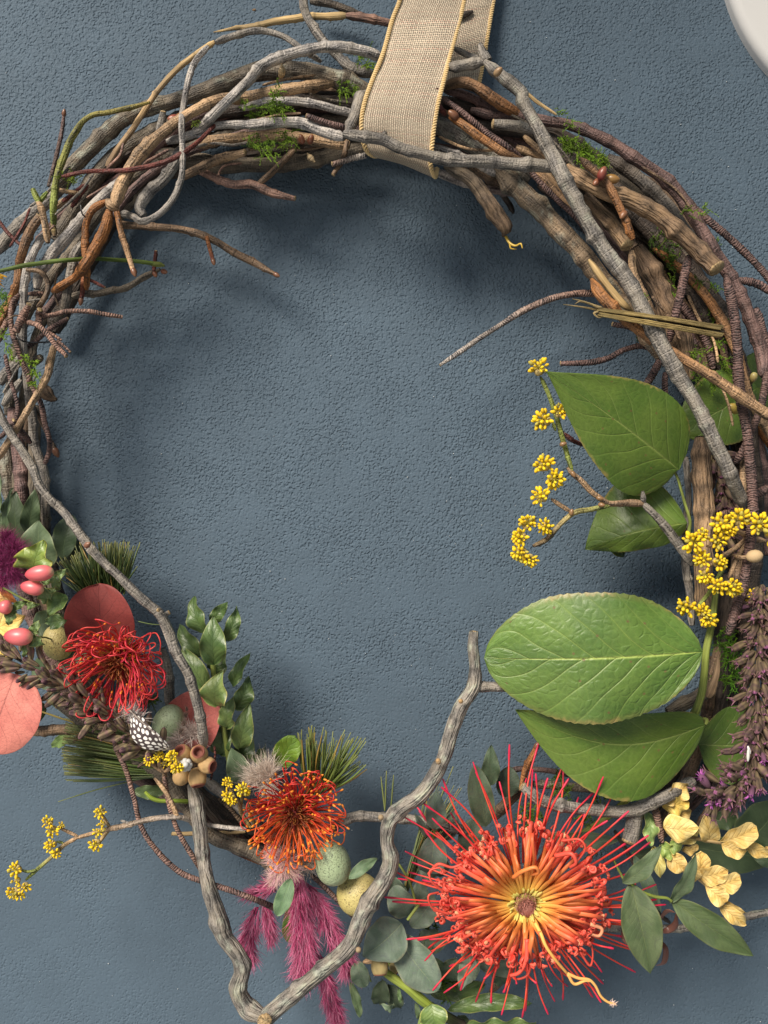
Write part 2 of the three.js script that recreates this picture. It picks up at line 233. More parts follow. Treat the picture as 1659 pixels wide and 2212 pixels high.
const LM = {
  big: leafTex({ w: 512, base: [0.07, 0.145, 0.018], base2: [0.095, 0.175, 0.024], vein: [0.36, 0.46, 0.1], midc: 0.95, latc: 0.3, netc: 0.06, blem: 0.8, veins: 7, slope: 0.9, vw: 0.005, puff: 1, bump: 0.001, rough: 0.46, coat: 0.8, coatRough: 0.38, edge: [0.2, 0.16, 0.05], edgek: 0.35 }),
  flat: leafTex({ w: 384, base: [0.068, 0.125, 0.016], base2: [0.092, 0.15, 0.021], vein: [0.22, 0.28, 0.07], midc: 0.7, latc: 0.26, netc: 0.1, blem: 0.8, veins: 7, slope: 0.8, vw: 0.005, puff: 0.45, bump: 0.0007, rough: 0.46, coat: 0.15 }),
  gum: leafTex({ base: [0.1, 0.145, 0.1], base2: [0.15, 0.195, 0.145], vein: [0.27, 0.31, 0.17], midc: 0.55, latc: 0.1, netc: 0.04, veins: 12, slope: 0.6, vw: 0.004, puff: 0.3, bump: 0.0003, rough: 0.62, edge: [0.22, 0.2, 0.12], edgek: 0.5, spots: [0.1, 0.12, 0.11] }),
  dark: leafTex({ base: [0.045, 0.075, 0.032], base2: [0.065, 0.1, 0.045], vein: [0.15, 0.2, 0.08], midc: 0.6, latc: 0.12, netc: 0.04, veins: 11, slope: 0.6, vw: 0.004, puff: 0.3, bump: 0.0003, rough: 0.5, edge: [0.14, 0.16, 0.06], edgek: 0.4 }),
  red: leafTex({ base: [0.42, 0.1, 0.08], base2: [0.5, 0.135, 0.105], vein: [0.16, 0.035, 0.03], midc: 0.5, latc: 0.42, netc: 0.3, veins: 5, slope: 1.2, vw: 0.006, puff: 0.3, bump: 0.0003, rough: 0.66 }),
  varie: leafTex({ base: [0.1, 0.17, 0.05], base2: [0.16, 0.235, 0.075], vein: [0.2, 0.28, 0.1], midc: 0.5, latc: 0.2, netc: 0.05, veins: 7, slope: 0.8, vw: 0.007, puff: 0.5, bump: 0.0005, rough: 0.42, coat: 0.2, edge: [0.44, 0.42, 0.16], edgek: 0.75 }),
  cream: leafTex({ base: [0.66, 0.44, 0.13], base2: [0.76, 0.56, 0.22], vein: [0.5, 0.32, 0.1], midc: 0.6, latc: 0.35, netc: 0.15, veins: 6, slope: 0.9, vw: 0.008, puff: 0.7, bump: 0.0006, rough: 0.7, edge: [0.78, 0.62, 0.26], edgek: 0.6 }),
};
let lseed = 3;
function leafGeo(tile, b, t, w, o = {}) {
  const B = at(tile, ...b), T = at(tile, ...t), L = B.distanceTo(T), d = T.clone().sub(B).normalize(), n0 = V(0, 0, 1).addScaledVector(d, -d.z).normalize(), s0 = d.clone().cross(n0);
  const a = (o.roll || 0) * Math.PI / 180, s = s0.clone().multiplyScalar(Math.cos(a)).addScaledVector(n0, Math.sin(a)), n = n0.clone().multiplyScalar(Math.cos(a)).addScaledVector(s0, -Math.sin(a));
  const zm = (b[2] + t[2]) / 2, wl = px(tile, o.wl ?? w, zm), wr = px(tile, o.wr ?? w, zm), [sa, sb] = SH[o.shape || 'elliptic'], vm = sa / (sa + sb), mx = Math.pow(vm, sa) * Math.pow(1 - vm, sb);
  const bow = (o.bow ?? 3) / 1000, side = px(tile, o.side || 0, zm), fold = o.fold ?? 0.12, cup = o.cup ?? 0.1, wave = (o.wave ?? 0.6) / 1000, wf = o.wf || 2.5, tip = (o.tip || 0) / 1000, nx = o.fine ? 26 : 12, ny = o.fine ? 60 : 22, seed = (lseed += 9.7), th = 0.00028, tint = o.tint || [1, 1, 1];
  const g = new GB();
  for (const layer of [0, 1]) for (let j = 0; j <= ny; j++) {
    const v = j / ny, f = Math.pow(Math.max(v, 0), sa) * Math.pow(Math.max(1 - v, 0), sb) / mx;
    for (let i = 0; i <= nx; i++) {
      const x = i / nx * 2 - 1, ax = Math.abs(x); let hw = (x < 0 ? wl : wr) * f; hw *= 1 + (o.tooth || 0) * Math.sin(v * 150) * sst(0.85, 1, ax) + 0.09 * (noise(v * 4, x > 0 ? 1.5 : 0.5, seed) - 0.5) * ax;
      const ph = v * 6.283 * wf + seed + (x > 0 ? 1.9 : 0);
      const nz = bow * Math.sin(Math.PI * v) + tip * v * v * v + fold * hw * ax + cup * hw * x * x + wave * ax * ax * Math.sin(ph) + (o.rumple || 0.25) / 1000 * (noise(x * 3 + seed, v * 6, seed) - 0.5) * 2 * (0.3 + ax);
      const p = B.clone().addScaledVector(d, L * v).addScaledVector(s, x * hw + side * Math.sin(Math.PI * v)).addScaledVector(n, nz - layer * th);
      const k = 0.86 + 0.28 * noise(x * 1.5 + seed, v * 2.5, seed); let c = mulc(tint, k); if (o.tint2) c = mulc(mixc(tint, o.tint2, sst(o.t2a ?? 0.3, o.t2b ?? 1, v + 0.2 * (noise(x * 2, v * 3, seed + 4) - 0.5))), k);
      g.v(p, c, i / nx, v);
    }
  }
  const W = nx + 1, N = W * (ny + 1);
  for (let j = 0; j < ny; j++) for (let i = 0; i < nx; i++) { const q = j * W + i; g.i.push(q, q + 1, q + W, q + 1, q + W + 1, q + W); g.i.push(N + q + 1, N + q, N + q + W, N + q + W + 1, N + q + 1, N + q + W); }
  for (let j = 0; j < ny; j++) for (const i of [0, nx]) { const q = j * W + i; if (i) g.i.push(q, N + q, q + W, N + q, N + q + W, q + W); else g.i.push(N + q, q, q + W, N + q, q + W, N + q + W); }
  return g.build();
}
const leaf = (parent, mat, tile, b, t, w, o = {}) => part(o.name || 'leaf', leafGeo(tile, b, t, w, o), LM[mat], parent, o.label);
function stem(parent, col, str, o = {}) { return branch(parent, col, str, { tex: 'split', knots: 0, name: o.name || 'stem', ...o }); }

// ---------------------------------------------------------------- the wall: painted stucco
{
  const n = 2048, TS = 0.72; // one sheet of relief over all that is seen, so that nothing repeats
  const hgt = (u, v) => {
    const wx = 0.0016 * gnoise(u * 260, v * 260, 260, 260, 51), wy = 0.0016 * gnoise(u * 260, v * 260, 260, 260, 52), a = u + wx, b = v + wy;
    const c1 = gnoise(a * 400, b * 400, 400, 400, 53), c2 = gnoise(a * 760, b * 760, 760, 760, 54), l = gnoise(u * 60, v * 60, 60, 60, 56), xm = gnoise(u * 22, v * 22, 22, 22, 59), pt = cells(a * 400, b * 400, 400, 400, 57);
    const pit = pt[2] < 0.5 + 0.4 * xm ? sst(0.46, 0.12, pt[0] + 0.25 * c2) : 0, low = sst(0.62, 0.12, v + 0.18 * (u - 0.5) + 0.1 * xm), k = clamp(1 - 0.72 * low + 0.5 * xm, 0.22, 1.3);
    return 0.4 + k * (0.2 * c1 + 0.26 * c2 - 0.5 * pit) + 0.1 * l;
  };
  const [map, bump] = texturePair(n, n, (u, v) => { const g = pnoise(u * 50, v * 50, 50, 50, 61), f = pnoise(u * 900, v * 900, 900, 900, 62), x = pnoise(u * 12, v * 12, 12, 12, 63), k = 0.88 + 0.1 * g + 0.12 * f + 0.08 * x; return [[0.07 * k, 0.107 * k, 0.147 * k], hgt(u, v) * 0.95]; });
  const mat = new THREE.MeshStandardMaterial({ map, bumpMap: bump, bumpScale: 0.0013, roughness: 0.78 });
  const g = new THREE.BoxGeometry(3.2, 2.9, 0.2); const uv = g.attributes.uv, p = g.attributes.position;
  for (let i = 0; i < uv.count; i++) uv.setXY(i, p.getX(i) / TS + 0.5, (p.getY(i) - CY + 1.45) / TS + 0.5);
  g.translate(0, 1.45, -0.1); structure('wall', g, mat);
  // mineral specks that stand out of the paint
  const s = new GB(), r = rng(91);
  for (let i = 0; i < 420; i++) { const x = (r() - 0.5) * 0.5, y = CY + (r() - 0.5) * 0.66, q = 0.0002 + 0.00034 * r() * r(); s.blob(V(x, y, 0.0004), V(r() - 0.5, r() - 0.5, 0.6), q, q * 0.8, [0.62, 0.66, 0.68], 5, 3); }
  const sm = structure('mineral_speck', s.build(), new THREE.MeshStandardMaterial({ vertexColors: true, roughness: 0.3 })); sm.userData.kind = 'stuff'; sm.userData.label = 'tiny pale mineral grains scattered over the blue stucco wall'; sm.userData.category = 'grains';
  const gd = new THREE.BoxGeometry(6, 0.1, 6); gd.translate(0, -0.05, 3); structure('ground', gd, new THREE.MeshStandardMaterial({ color: new THREE.Color(0.3, 0.29, 0.27), roughness: 0.9 }));
}
{ const g = new THREE.BoxGeometry(0.2, 2.9, 0.9); g.translate(0.56, 1.45, 0.45); structure('wall_return', g, new THREE.MeshStandardMaterial({ color: new THREE.Color(0.1, 0.14, 0.17), roughness: 0.7 })); }
{ const g = new THREE.BoxGeometry(2.2, 0.1, 0.85); g.translate(0.46, CY + 1.22, 0.425); structure('roof_overhang', g, new THREE.MeshStandardMaterial({ color: new THREE.Color(0.3, 0.3, 0.3), roughness: 0.8 })); } // the eave outside the frame that dims the upper right
{ // the white rounded fitting cut by the top right corner
  const t = thing('wall_fitting', 'plain white rounded fitting on the wall, cut off by the top right corner', 'wall fitting');
  const r = 0.116, pr = [new THREE.Vector2(r, 0)]; for (let i = 0; i <= 12; i++) { const a = i / 12 * Math.PI / 2; pr.push(new THREE.Vector2(r - 0.005 + 0.005 * Math.cos(a), 0.004 + 0.005 * Math.sin(a))); } pr.push(new THREE.Vector2(r * 0.5, 0.011), new THREE.Vector2(0, 0.0115));
  const g = new THREE.LatheGeometry(pr, 96); g.rotateX(Math.PI / 2); const c = at('W', 1985, -138, 10); g.translate(c.x, c.y, 0);
  part('cover', g, new THREE.MeshStandardMaterial({ color: new THREE.Color(0.62, 0.615, 0.61), roughness: 0.8 }), t); place(t);
}

// ---------------------------------------------------------------- the wreath of woven branches
const wreath = thing('twig_wreath', 'large ring of woven grey, tan and purple branches hanging on the blue wall', 'wreath');
const b = (c, s, o) => branch(wreath, c, s, o), K = { tex: 'ring' }, F = { tex: 'rough' };
{ // the dim inner stems of the ring, seen through the gaps
  const ringPath = [[40, 880], [55, 1040], [90, 1260], [170, 1470], [300, 1640], [470, 1775], [640, 1850]], up = [[40, 900], [70, 700], [150, 540], [290, 390], [470, 300], [700, 265], [950, 290], [1180, 370], [1370, 520], [1500, 720], [1570, 960], [1590, 1200], [1585, 1420], [1530, 1620], [1420, 1800]];
  const r = rng(23);
  for (let k = 0; k < 26; k++) {
    const src = k % 4 === 3 ? ringPath : up, lo = Math.floor(r() * (src.length - 5)), hi = Math.min(src.length, lo + 5 + Math.floor(r() * 6)), off = (r() - 0.5) * (src === up ? 120 : 70), z = 8 + r() * 24, rad = 7 + r() * 11;
    let s = 'W'; for (let i = lo; i < hi; i++) { const a = src[Math.max(0, i - 1)], c = src[Math.min(src.length - 1, i + 1)], dx = c[0] - a[0], dy = c[1] - a[1], l = Math.hypot(dx, dy), o = off + (r() - 0.5) * 50; s += ` ${src[i][0] - dy / l * o},${src[i][1] + dx / l * o},${z},${rad}`; }
    b(['greybrown', 'dark', 'dark', 'brown', 'purple'][k % 5], s, k % 3 ? {} : F);
  }
}
// upper left
b('greybrown', 'A 330,1120,28,48 540,890 760,710 1000,620 1250,530,32,52 1500,440 B 150,425,32,55 350,420 560,475 740,560,30,50 900,660', { lichen: 0.7 });
b('tan>straw', 'A 640,1000,40,18 700,900 800,770 950,540 1080,400 1290,250,46,18', { tex: 'split' });
b('grey', 'A 1290,255,46,22 1400,215 B 20,190,46,20 120,190 220,220 330,285 450,370,40,18');
b('straw', 'A 1283,190,24,4 1340,182,24,8 1450,165,24,14 B 0,170,24,22 200,125 400,100 600,95,24,25', { tex: 'split', label: 'split straw-coloured end of a branch over the top' });
b('pink', 'B 600,95,24,26 700,105 780,118 900,150,24,24', F);
b('pale>grey', 'A 1250,280,50,20 1180,360 1130,480 1105,620 1090,760,70,20 1093,900 1090,1050 1040,1190 950,1290 860,1330 800,1300,60,22 735,1280,50,28');
b('olive>stem', 'A 900,615,45,10 780,650,47,16 650,672 560,690 500,730 455,795,50,22 415,860 365,985 330,1120 318,1250 320,1345,45,20', { cut: 2, label: 'sharply bent olive yellow shoot' });
b('olive>brown', 'A 318,1345,44,19 330,1420');
b('dark>purple', 'A 290,1120,20,13 320,1010 350,880 375,760 383,690,22,9', { bud: 1 });
b('tan', 'A 690,1240,66,46 730,1120,66,42 800,980,66,38 900,860 1040,750,62,35 1200,655 1330,600,54,33 B 20,585,50,36 150,552 320,528 520,500,38,30', { label: 'smooth tan branch that forks into orange shoots' });
b('tan', 'A 700,1265,62,30 670,1240,66,40 640,1205,62,26', { knots: 0 });
b('orange', 'A 640,1205,62,22 565,1250,62,24 520,1330,60,22 512,1420 512,1550 520,1640 D 520,260,50,20', {});
b('orange', 'A 655,1265,64,36 630,1370 570,1490 500,1600 P 780,950,56,42 650,1035 540,1100,40,36');
b('orange>tan', 'A 700,1275,66,20 730,1400,68,20 765,1510 800,1620,70,16', { bud: 1 });
b('orange>red', 'D 512,110,50,18 500,220 487,320,50,14', { bud: 1 });
b('red', 'D 515,190,46,11 570,220 630,250,46,9', { cut: 2 });
b('pale', 'P 370,1080,46,58 390,950 440,860,52,62 560,690 740,470 920,270,56,62 1060,130 1200,0,54,58 1380,-170,48,42 1560,-350,46,34', { label: 'thick silvery grey branch on the upper left of the ring' });
b('grey', 'A 960,790,52,30 975,720,52,26 980,670,54,20', { cut: 2 });
bud(wreath, 'A', 1040, 712, 60, 24, -0.9, 0.2, [0.3, 0.03, 0.03]);
b('orange', 'A 1060,695,58,16 1120,675 1200,650,58,20');
b('pale', 'A 1000,850,56,26 1150,805 1250,762 1400,745 1475,748 B 60,748,58,34 200,737 340,742 450,785 590,830,64,30', { label: 'silvery branch across the top of the ring' });
b('pale', 'A 1150,810,50,28 1250,720,60,30 1350,620 1450,520 1500,475 B 100,400,54,34 250,328 400,293 550,285 700,305 830,345,48,26', {});
b('pale', 'B -20,650,50,26 150,607 300,610 450,632 560,662 680,690,48,28');
b('purple', 'B 365,695,62,18 450,722 590,760,62,18', { ...K, cut: 1 });
b('tan', 'A 1190,870,38,36 1320,840 B 0,832,38,36 200,815 450,842 620,870', {});
b('greybrown', 'A 900,920,22,58 1100,958 1300,985 B 0,985,22,46 200,985 400,955 600,900 760,880');
b('red', 'A 370,1062,64,13 480,1035 620,1025,68,14 800,1018,70,16 1000,968 1100,915 1200,840,64,14 1300,740,56,12', { label: 'thin wine red twig crossing the silvery branch' });
b('brown>tan', 'A 1090,1060,40,28 1220,1000 1330,950 1470,912,46,22', { cut: 2 });
b('pink', 'A 1190,1020,34,26 1300,1070 1400,1105 B 45,1110,34,28 150,1155 295,1190,36,18', { cut: 2 });
b('brown', 'B 70,1112,34,20 150,1040 230,960 300,890,34,22', {});
b('pale>grey', 'A 860,1290,58,36 835,1245 890,1160 980,1085 1050,990 1085,890,50,28', {});
b('brown', 'A 730,1350,22,24 900,1362 1050,1372 1190,1400 1300,1450 1420,1525 1550,1590 1650,1645,26,13', { bud: 1, label: 'long brown twig reaching into the open middle' });
b('orange>red', 'A 1240,1420,24,13 1262,1500 1278,1560,26,13', { bud: 1 });
b('grey', 'A -40,1530,20,42 100,1370 220,1265 330,1170,22,36 430,1060');
b('red', 'A -20,1310,42,12 50,1400 90,1440 130,1475,44,10');
b('brown>orange', 'P 410,330,60,48 300,500,60,52 235,690 200,840,52,42 185,1000 110,1190,46,52 40,1330 -30,1470,46,56', { cut: 1 });
b('tan', 'P 495,600,62,40 465,400 430,240,64,38 390,170', {});
b('stem', 'P 400,190,64,34 365,120 335,55,64,28', { cut: 2 });
b('stem>lime', 'P 400,190,62,26 450,130 490,80,62,16', { cut: 2 });
b('pale>greybrown', 'P 470,500,50,42 390,610,56,46 330,740,60,42 275,870 240,1050,60,44 235,1280 228,1500,58,46 235,1690 265,1860,54,48 285,2040 Q 310,360,46,48 340,560 350,760 400,920 450,1060 465,1250 470,1480 480,1640,26,40');
b('brown', 'P 280,880,64,24 390,893,66,28 465,955 492,1075 445,1195 400,1260,60,30', { cut: 1 });
b('grey>greybrown', 'P 840,600,52,50 765,740 735,900 700,1060 655,1270 600,1420,40,46', {});
b('dark', 'P 1000,600,15,72 900,800 800,1000 600,1300 520,1520');
b('red', 'P 640,180,40,24 800,60 880,0,42,24'); b('red', 'P 740,240,38,26 820,120 900,0,40,28'); b('tan', 'P 620,60,44,26 720,80 820,100,40,24', { cut: 1 }); b('tan', 'P 560,250,36,40 680,170 800,110,36,36', F);
b('greybrown', 'P 690,1165,22,38 850,1130 1000,1130 1130,1100 1264,1080 D 780,240,24,22 860,190 960,140,28,14', {});
b('red', 'D 925,150,28,12 930,90 937,30,30,11', { cut: 2 }); bud(wreath, 'D', 930, 170, 30, 16, 0.4, 0.8); bud(wreath, 'D', 985, 155, 30, 16, 0.8, 0.3);
b('pink', 'P 420,1365,62,26 560,1340 700,1303,64,26 900,1310 1100,1340 1255,1362,60,22', { ...K, cut: 2, label: 'short wrinkled pinkish twig pointing right' });
b('pink', 'P 270,1410,64,28 400,1465,68,30 500,1560 600,1680 680,1770,70,24', { ...K, cut: 2 });
b('pink', 'P 470,1500,60,18 560,1555 635,1605,60,15', K); b('pink', 'P 590,1610,60,18 725,1725,62,14', { ...K, cut: 2 });
b('pink', 'P 165,1520,66,42 200,1430 245,1330 295,1235,70,28', { ...K, cut: 2 });
b('purple', 'P 270,1680,52,28 360,1620 450,1540 560,1455 700,1380,54,22', { ...K, cut: 2 });
b('pink>purple', 'P 200,1130,62,30 130,1220 108,1400 130,1550 180,1700 240,1850,60,30 305,2000 Q 300,130,58,30 380,270 430,400 462,560 500,700 510,850,48,26 480,940 445,1010,44,24', { ...K, label: 'long wrinkled purple twig running down the left side' });
b('pink', 'P 90,1370,55,34 30,1500 -30,1640', K); b('purple', 'P 50,1750,54,24 80,1900 120,2060 Q 150,250,56,24 185,400 170,520,58,22', K);
b('pink', 'P 410,1440,64,32 395,1340 412,1290,66,36', { ...K, cut: 2 }); b('pink', 'P 290,1130,54,28 450,1120,54,26', K); b('greybrown', 'P 330,1840,48,50 430,1770,52,36 410,1785', { cut: 3 });
b('tan', 'Q -30,940,68,40 150,650,68,38 300,400 400,230,60,40 470,100 P 520,1830,44,44 560,1650,34,40', { label: 'straight tan stick slanting across the left side' });
b('dark>brown', 'Q 420,180,40,60 480,260,46,80 540,310,46,60 580,320,46,30', { ...F }); b('brown', 'Q 350,400,40,30 400,500,40,26 470,650,38,18 560,830,36,32', { bud: 1 });
b('wood', 'Q 130,520,70,24 150,545,70,22', { knots: 0 }); b('purple', 'Q 150,540,66,30 220,650,60,36 310,760,54,36', K); b('purple', 'Q -10,720,72,26 60,650 130,570,72,22', K);
b('greybrown', 'Q 60,800,22,80 75,1080 110,1360', { lichen: 0.5 }); b('greybrown', 'Q 200,860,24,62 190,1080 170,1300', F); b('dark', 'Q 300,980,14,50 270,1200 230,1420'); b('dark>purple', 'Q 455,1150,22,34 460,1350 480,1620', {}); b('grey', 'Q 0,150,30,60 60,50 P 140,1870,34,56 260,1730'); b('grey', 'Q 30,380,32,44 120,250 220,120');
// black binding wire
{ const w = new GB(), pts = curve(['P 165,1560,70', 'P 210,1600,70', 'P 300,1625,66', 'P 430,1625,62', 'P 520,1620,50'].map(s => path(s)[0].p)).getPoints(24); w.tube(pts, () => 0.00045, 6, () => [0.01, 0.01, 0.012]); const p2 = curve(['P 830,215,66', 'P 845,300,66', 'P 880,340,64'].map(s => path(s)[0].p)).getPoints(12); w.tube(p2, () => 0.0004, 6, () => [0.01, 0.01, 0.012]); part('binding_wire', w.build(), M.waxy, wreath); }
// top, around the ribbon
b('grey', 'B 340,-60,24,28 350,60,26,28 400,160 480,260 560,340 620,400,30,34 760,450'); b('greybrown>dark', 'B 390,10,14,22 500,25 600,55 680,75,14,20'); b('dark', 'B 1240,120,14,20 1300,95 1360,72,14,14', {});
b('tan', 'B 40,60,28,8 60,58', {}); b('wood', 'B 205,465,50,16 218,430,56,22 215,385,60,8', { knots: 0, name: 'branch_stub' });
b('grey', 'B 590,805,74,36 700,822,76,36 820,842 920,890 1050,922 1200,960,74,40 1330,970 C 60,975,70,40 200,985 330,1000 420,1010,72,36', { label: 'grey branch that crosses in front of the ribbon' });
b('grey', 'B 615,800,70,36 650,715,66,38 690,600,56,40 720,560,50,34'); b('grey', 'B 815,830,74,26 840,795,76,20'); b('brown', 'B 610,850,46,16 580,960,48,18 525,1050,50,15', { cut: 2 }); b('pale>pink', 'B 720,935,50,20 620,955 520,985,52,18', { ...K, cut: 2 });
b('brown', 'B 300,890,30,22 400,820 520,760', {}); b('wood', 'B 370,920,44,8 390,950,46,22 415,975,46,10', { knots: 0, name: 'branch_stub' }); bud(wreath, 'B', 335, 835, 46, 20, -0.2, -0.8); bud(wreath, 'B', 390, 835, 46, 20, 0.4, -0.8);
b('grey', 'B 1250,290,30,20 1340,335 1430,375,46,18');
b('purple', 'B 1175,590,56,20 1300,675,62,20 1450,800 1580,890 C 190,970,50,20 290,1090 400,1200 520,1320 600,1430,44,20', K);
b('orange>tan', 'B 1225,705,60,24 1340,770,64,28 1450,850 1560,925 C 220,1000,50,26 320,1080 430,1190 560,1310'); bud(wreath, 'B', 1245, 690, 64, 26, -0.7, -0.5, [0.16, 0.05, 0.03]);
b('red', 'B 1200,690,60,20 1165,640,64,18 1150,585 1150,530,66,12'); b('grey', 'B 1130,720,44,56 1250,790 1400,890 1560,980 C 220,1080,40,54', { lichen: 0.6 });
b('brown>orange', 'B 1190,520,42,36 1280,492,44,34 1380,520 1480,590,44,36 1560,640 C 200,720,36,30'); b('purple', 'B 1180,530,36,26 1300,568 1400,610 1500,665,36,24'); b('dark', 'B 1130,600,30,40 1300,640 1480,690 1650,760');
b('grey', 'B 1485,745,52,34 C 60,748,52,34 160,760 260,790', { cut: 1 }); b('pale', 'B 1120,885,52,26 1250,920 1370,970 1500,1040,46,28'); b('brown', 'B 1350,990,36,36 1500,1080 1659,1150 C 330,1240'); b('pale>purple', 'B 1130,1030,30,28 1300,1090 1450,1130 1600,1155,28,26 C 250,1190,28,24', {});
b('greybrown>brown', 'B 1200,990,44,34 1330,1060,46,48 1430,1190 1510,1310 1550,1370 1540,1420,42,18', { tex: 'rough', label: 'short hanging twig with a yellow curled end' });
{ const g = new GB(), pts = curve(['B 1560,1420,42', 'B 1585,1460,44', 'B 1620,1475,46', 'B 1650,1462,48', 'B 1660,1490,48'].map(s => path(s)[0].p)).getPoints(16); g.tube(pts, t => 0.0009 * (1 - 0.6 * t), 6, () => [0.6, 0.4, 0.06]); const p2 = curve(['B 1585,1460,44', 'B 1590,1490,44', 'B 1625,1495,44'].map(s => path(s)[0].p)).getPoints(8); g.tube(p2, t => 0.0007 * (1 - 0.6 * t), 6, () => [0.6, 0.4, 0.06]); part('shoot_tip', g.build(), M.waxy, wreath); }
b('dark', 'C 50,1150,22,18 105,1225 130,1275,24,14', F);
// upper right
b('purple', 'B 1350,660,36,30 1480,690,38,32 C 150,690,40,34 300,720 450,745 600,795,44,36 750,870 900,970,44,42 1050,1085 1150,1200 1230,1330,44,42 1320,1480 E 1430,180,42,42 1500,310 1560,460 1620,640 1640,780,48,36', { label: 'long purple-brown branch along the outer right of the ring' });
b('dark>grey', 'C 700,940,24,44 830,1030 960,1140 1060,1250 1160,1380,28,36 E 1300,60,28,30'); b('brown', 'C 900,1060,22,34 1050,1190 1160,1330 1260,1460', {});
b('tan>brown', 'C 450,1010,56,42 560,1090,60,50 700,1165 850,1212,60,54 1000,1290 1140,1400 1260,1520 1350,1610,66,62', { tex: 'rough', cut: 2, label: 'thick tan branch with a pale sawn end' });
b('brown>tan', 'C 560,1180,46,44 680,1310 750,1390 812,1470,52,52', { tex: 'rough', cut: 2, label: 'short brown stub with a sawn end' });
b('orange>brown', 'C 850,1440,68,24 800,1310,68,28 740,1180 690,1090,68,24 625,1030 570,985 530,945,70,12'); bud(wreath, 'C', 665, 1040, 72, 28, 0.3, -0.8, [0.25, 0.02, 0.03]); bud(wreath, 'C', 725, 1075, 68, 30, 0.9, 0.2, [0.35, 0.2, 0.04]); bud(wreath, 'C', 628, 1095, 68, 20, -0.6, 0.6, [0.3, 0.08, 0.05]); bud(wreath, 'C', 790, 1290, 70, 22, -0.6, 0.8, [0.3, 0.12, 0.06]);
b('greybrown>tan', 'B 1480,1000,46,58 C 130,1110,46,58 300,1260 430,1400,48,60 550,1530 E 680,230,48,58 830,400 960,560 1080,720,42,50', { lichen: 0.5 });
b('straw', 'E 585,85,66,16 640,160,68,24 720,270 790,350 850,392,66,12', { tex: 'split', knots: 0, label: 'bright bare strip of split wood' });
b('tan', 'C 195,815,52,20 270,885 350,955'); b('tan', 'C 150,880,46,24 260,930 350,975'); b('straw', 'C 100,470,40,12 180,530 260,600 390,690,44,8', { tex: 'split', knots: 0 }); b('tan', 'C 300,1020,46,24 420,1150 560,1290,40,26', F);
b('tan>brown', 'E 840,30,50,26 850,140 890,250 950,370 1010,500,44,24');
b('brown', 'E 870,10,36,66 970,190 1040,340 1100,480 1150,640 1180,800,34,60', F); b('orange>tan', 'E 970,20,32,20 1150,155,36,26 1280,290,42,30 1375,430 1440,560 1490,690,42,28 1530,850 1580,970 1650,1090 1700,1180', { label: 'smooth orange shoot arching on the right side' });
b('purple', 'E 1400,170,62,28 1450,400,64,32 1470,600 1485,800,64,34 1510,1000 1540,1200 1560,1400,66,34 1570,1600 G 1550,330,66,34 1500,600,68,36 1420,860,70,28', { ...K, label: 'wrinkled purple twig running down the right side' });
b('purple', 'E 1190,60,54,30 1140,250 1105,420 1070,570,46,28', K); b('purple', 'E 1010,690,48,26 960,780 920,840,48,24', { ...K, cut: 2 }); b('purple', 'E 1040,760,40,20 1050,900 1110,1000', K); b('purple', 'E 1480,200,40,26 1590,225 1700,290', K); b('purple', 'E 1650,760,56,24 1620,950 1560,1110 1500,1250 1470,1300,52,28', K);
b('purple', 'C 1150,1190,22,24 1300,1320,26,24 1450,1450 1600,1600 1700,1720,30,22', K); b('purple', 'E 1580,380,40,30 1640,560 1700,700', K); b('purple', 'E 1120,330,34,26 1230,470 1300,600 1330,740,34,26', K); b('brown', 'E 1230,500,24,40 1250,700 1270,900 1280,1150', F); b('dark', 'E 1600,1160,18,40 1630,1400 1640,1700'); b('orange', 'E 1560,1020,30,26 1620,1120 1700,1240');
b('pale>pink', 'E -308,718,36,12 -200,645,36,17 -80,560 60,470 200,385,36,22 350,322 500,287 640,285,34,24', { ...K, cut: 1, label: 'long pale wrinkled twig pointing left into the open middle' });
b('purple', 'E 415,705,40,17 560,700,42,20 680,680 800,625 900,603 980,625,38,22', { ...K, cut: 1, label: 'lower wrinkled brown twig pointing left, above the yellow buds' }); b('purple', 'E 725,470,42,18 830,490 900,525', { ...K, cut: 1 }); b('purple', 'E 430,1120,30,16 480,1165 560,1195 640,1200', K);
b('orange>tan', 'E 600,200,66,22 640,270,70,38 690,330,72,38 800,440,72,34 900,520 1040,605 1200,705,74,33 1350,800 1500,910 1700,1040,72,36', { label: 'light tan stick slanting across the right side' });
b('brown>tan', 'E 1255,1150,42,56 1265,1400,44,60 1275,1650 G 1270,300,44,60 1275,520 1290,800,38,50', { tex: 'rough', label: 'thick brown upright branch on the right' }); b('grey', 'E 1165,1270,32,20 1180,1500 G 1175,100,32,26 1165,430 1190,620 1200,800', F);
b('tan', 'E 1520,1270,50,26 1505,1450 1490,1659 G 1470,240,48,24', {}); b('purple', 'E 1700,1440,44,30 1580,1500 1490,1580', K); b('pink', 'G 1480,130,46,22 1400,130 1340,160', K); b('dark', 'G 1420,500,24,60 1400,800 1380,1100 1330,1500', F); b('greybrown', 'G 1050,1320,34,44 1200,1250 1320,1180', F); b('tan', 'G 1365,960,56,6 1350,1100,56,22 1300,1230,54,40', { tex: 'split' }); b('brown', 'G 1330,1000,18,70 1340,1300 1300,1600', F); b('purple', 'G 860,345,32,17 930,290 1040,245 1170,235,34,22', { ...K, cut: 1 });
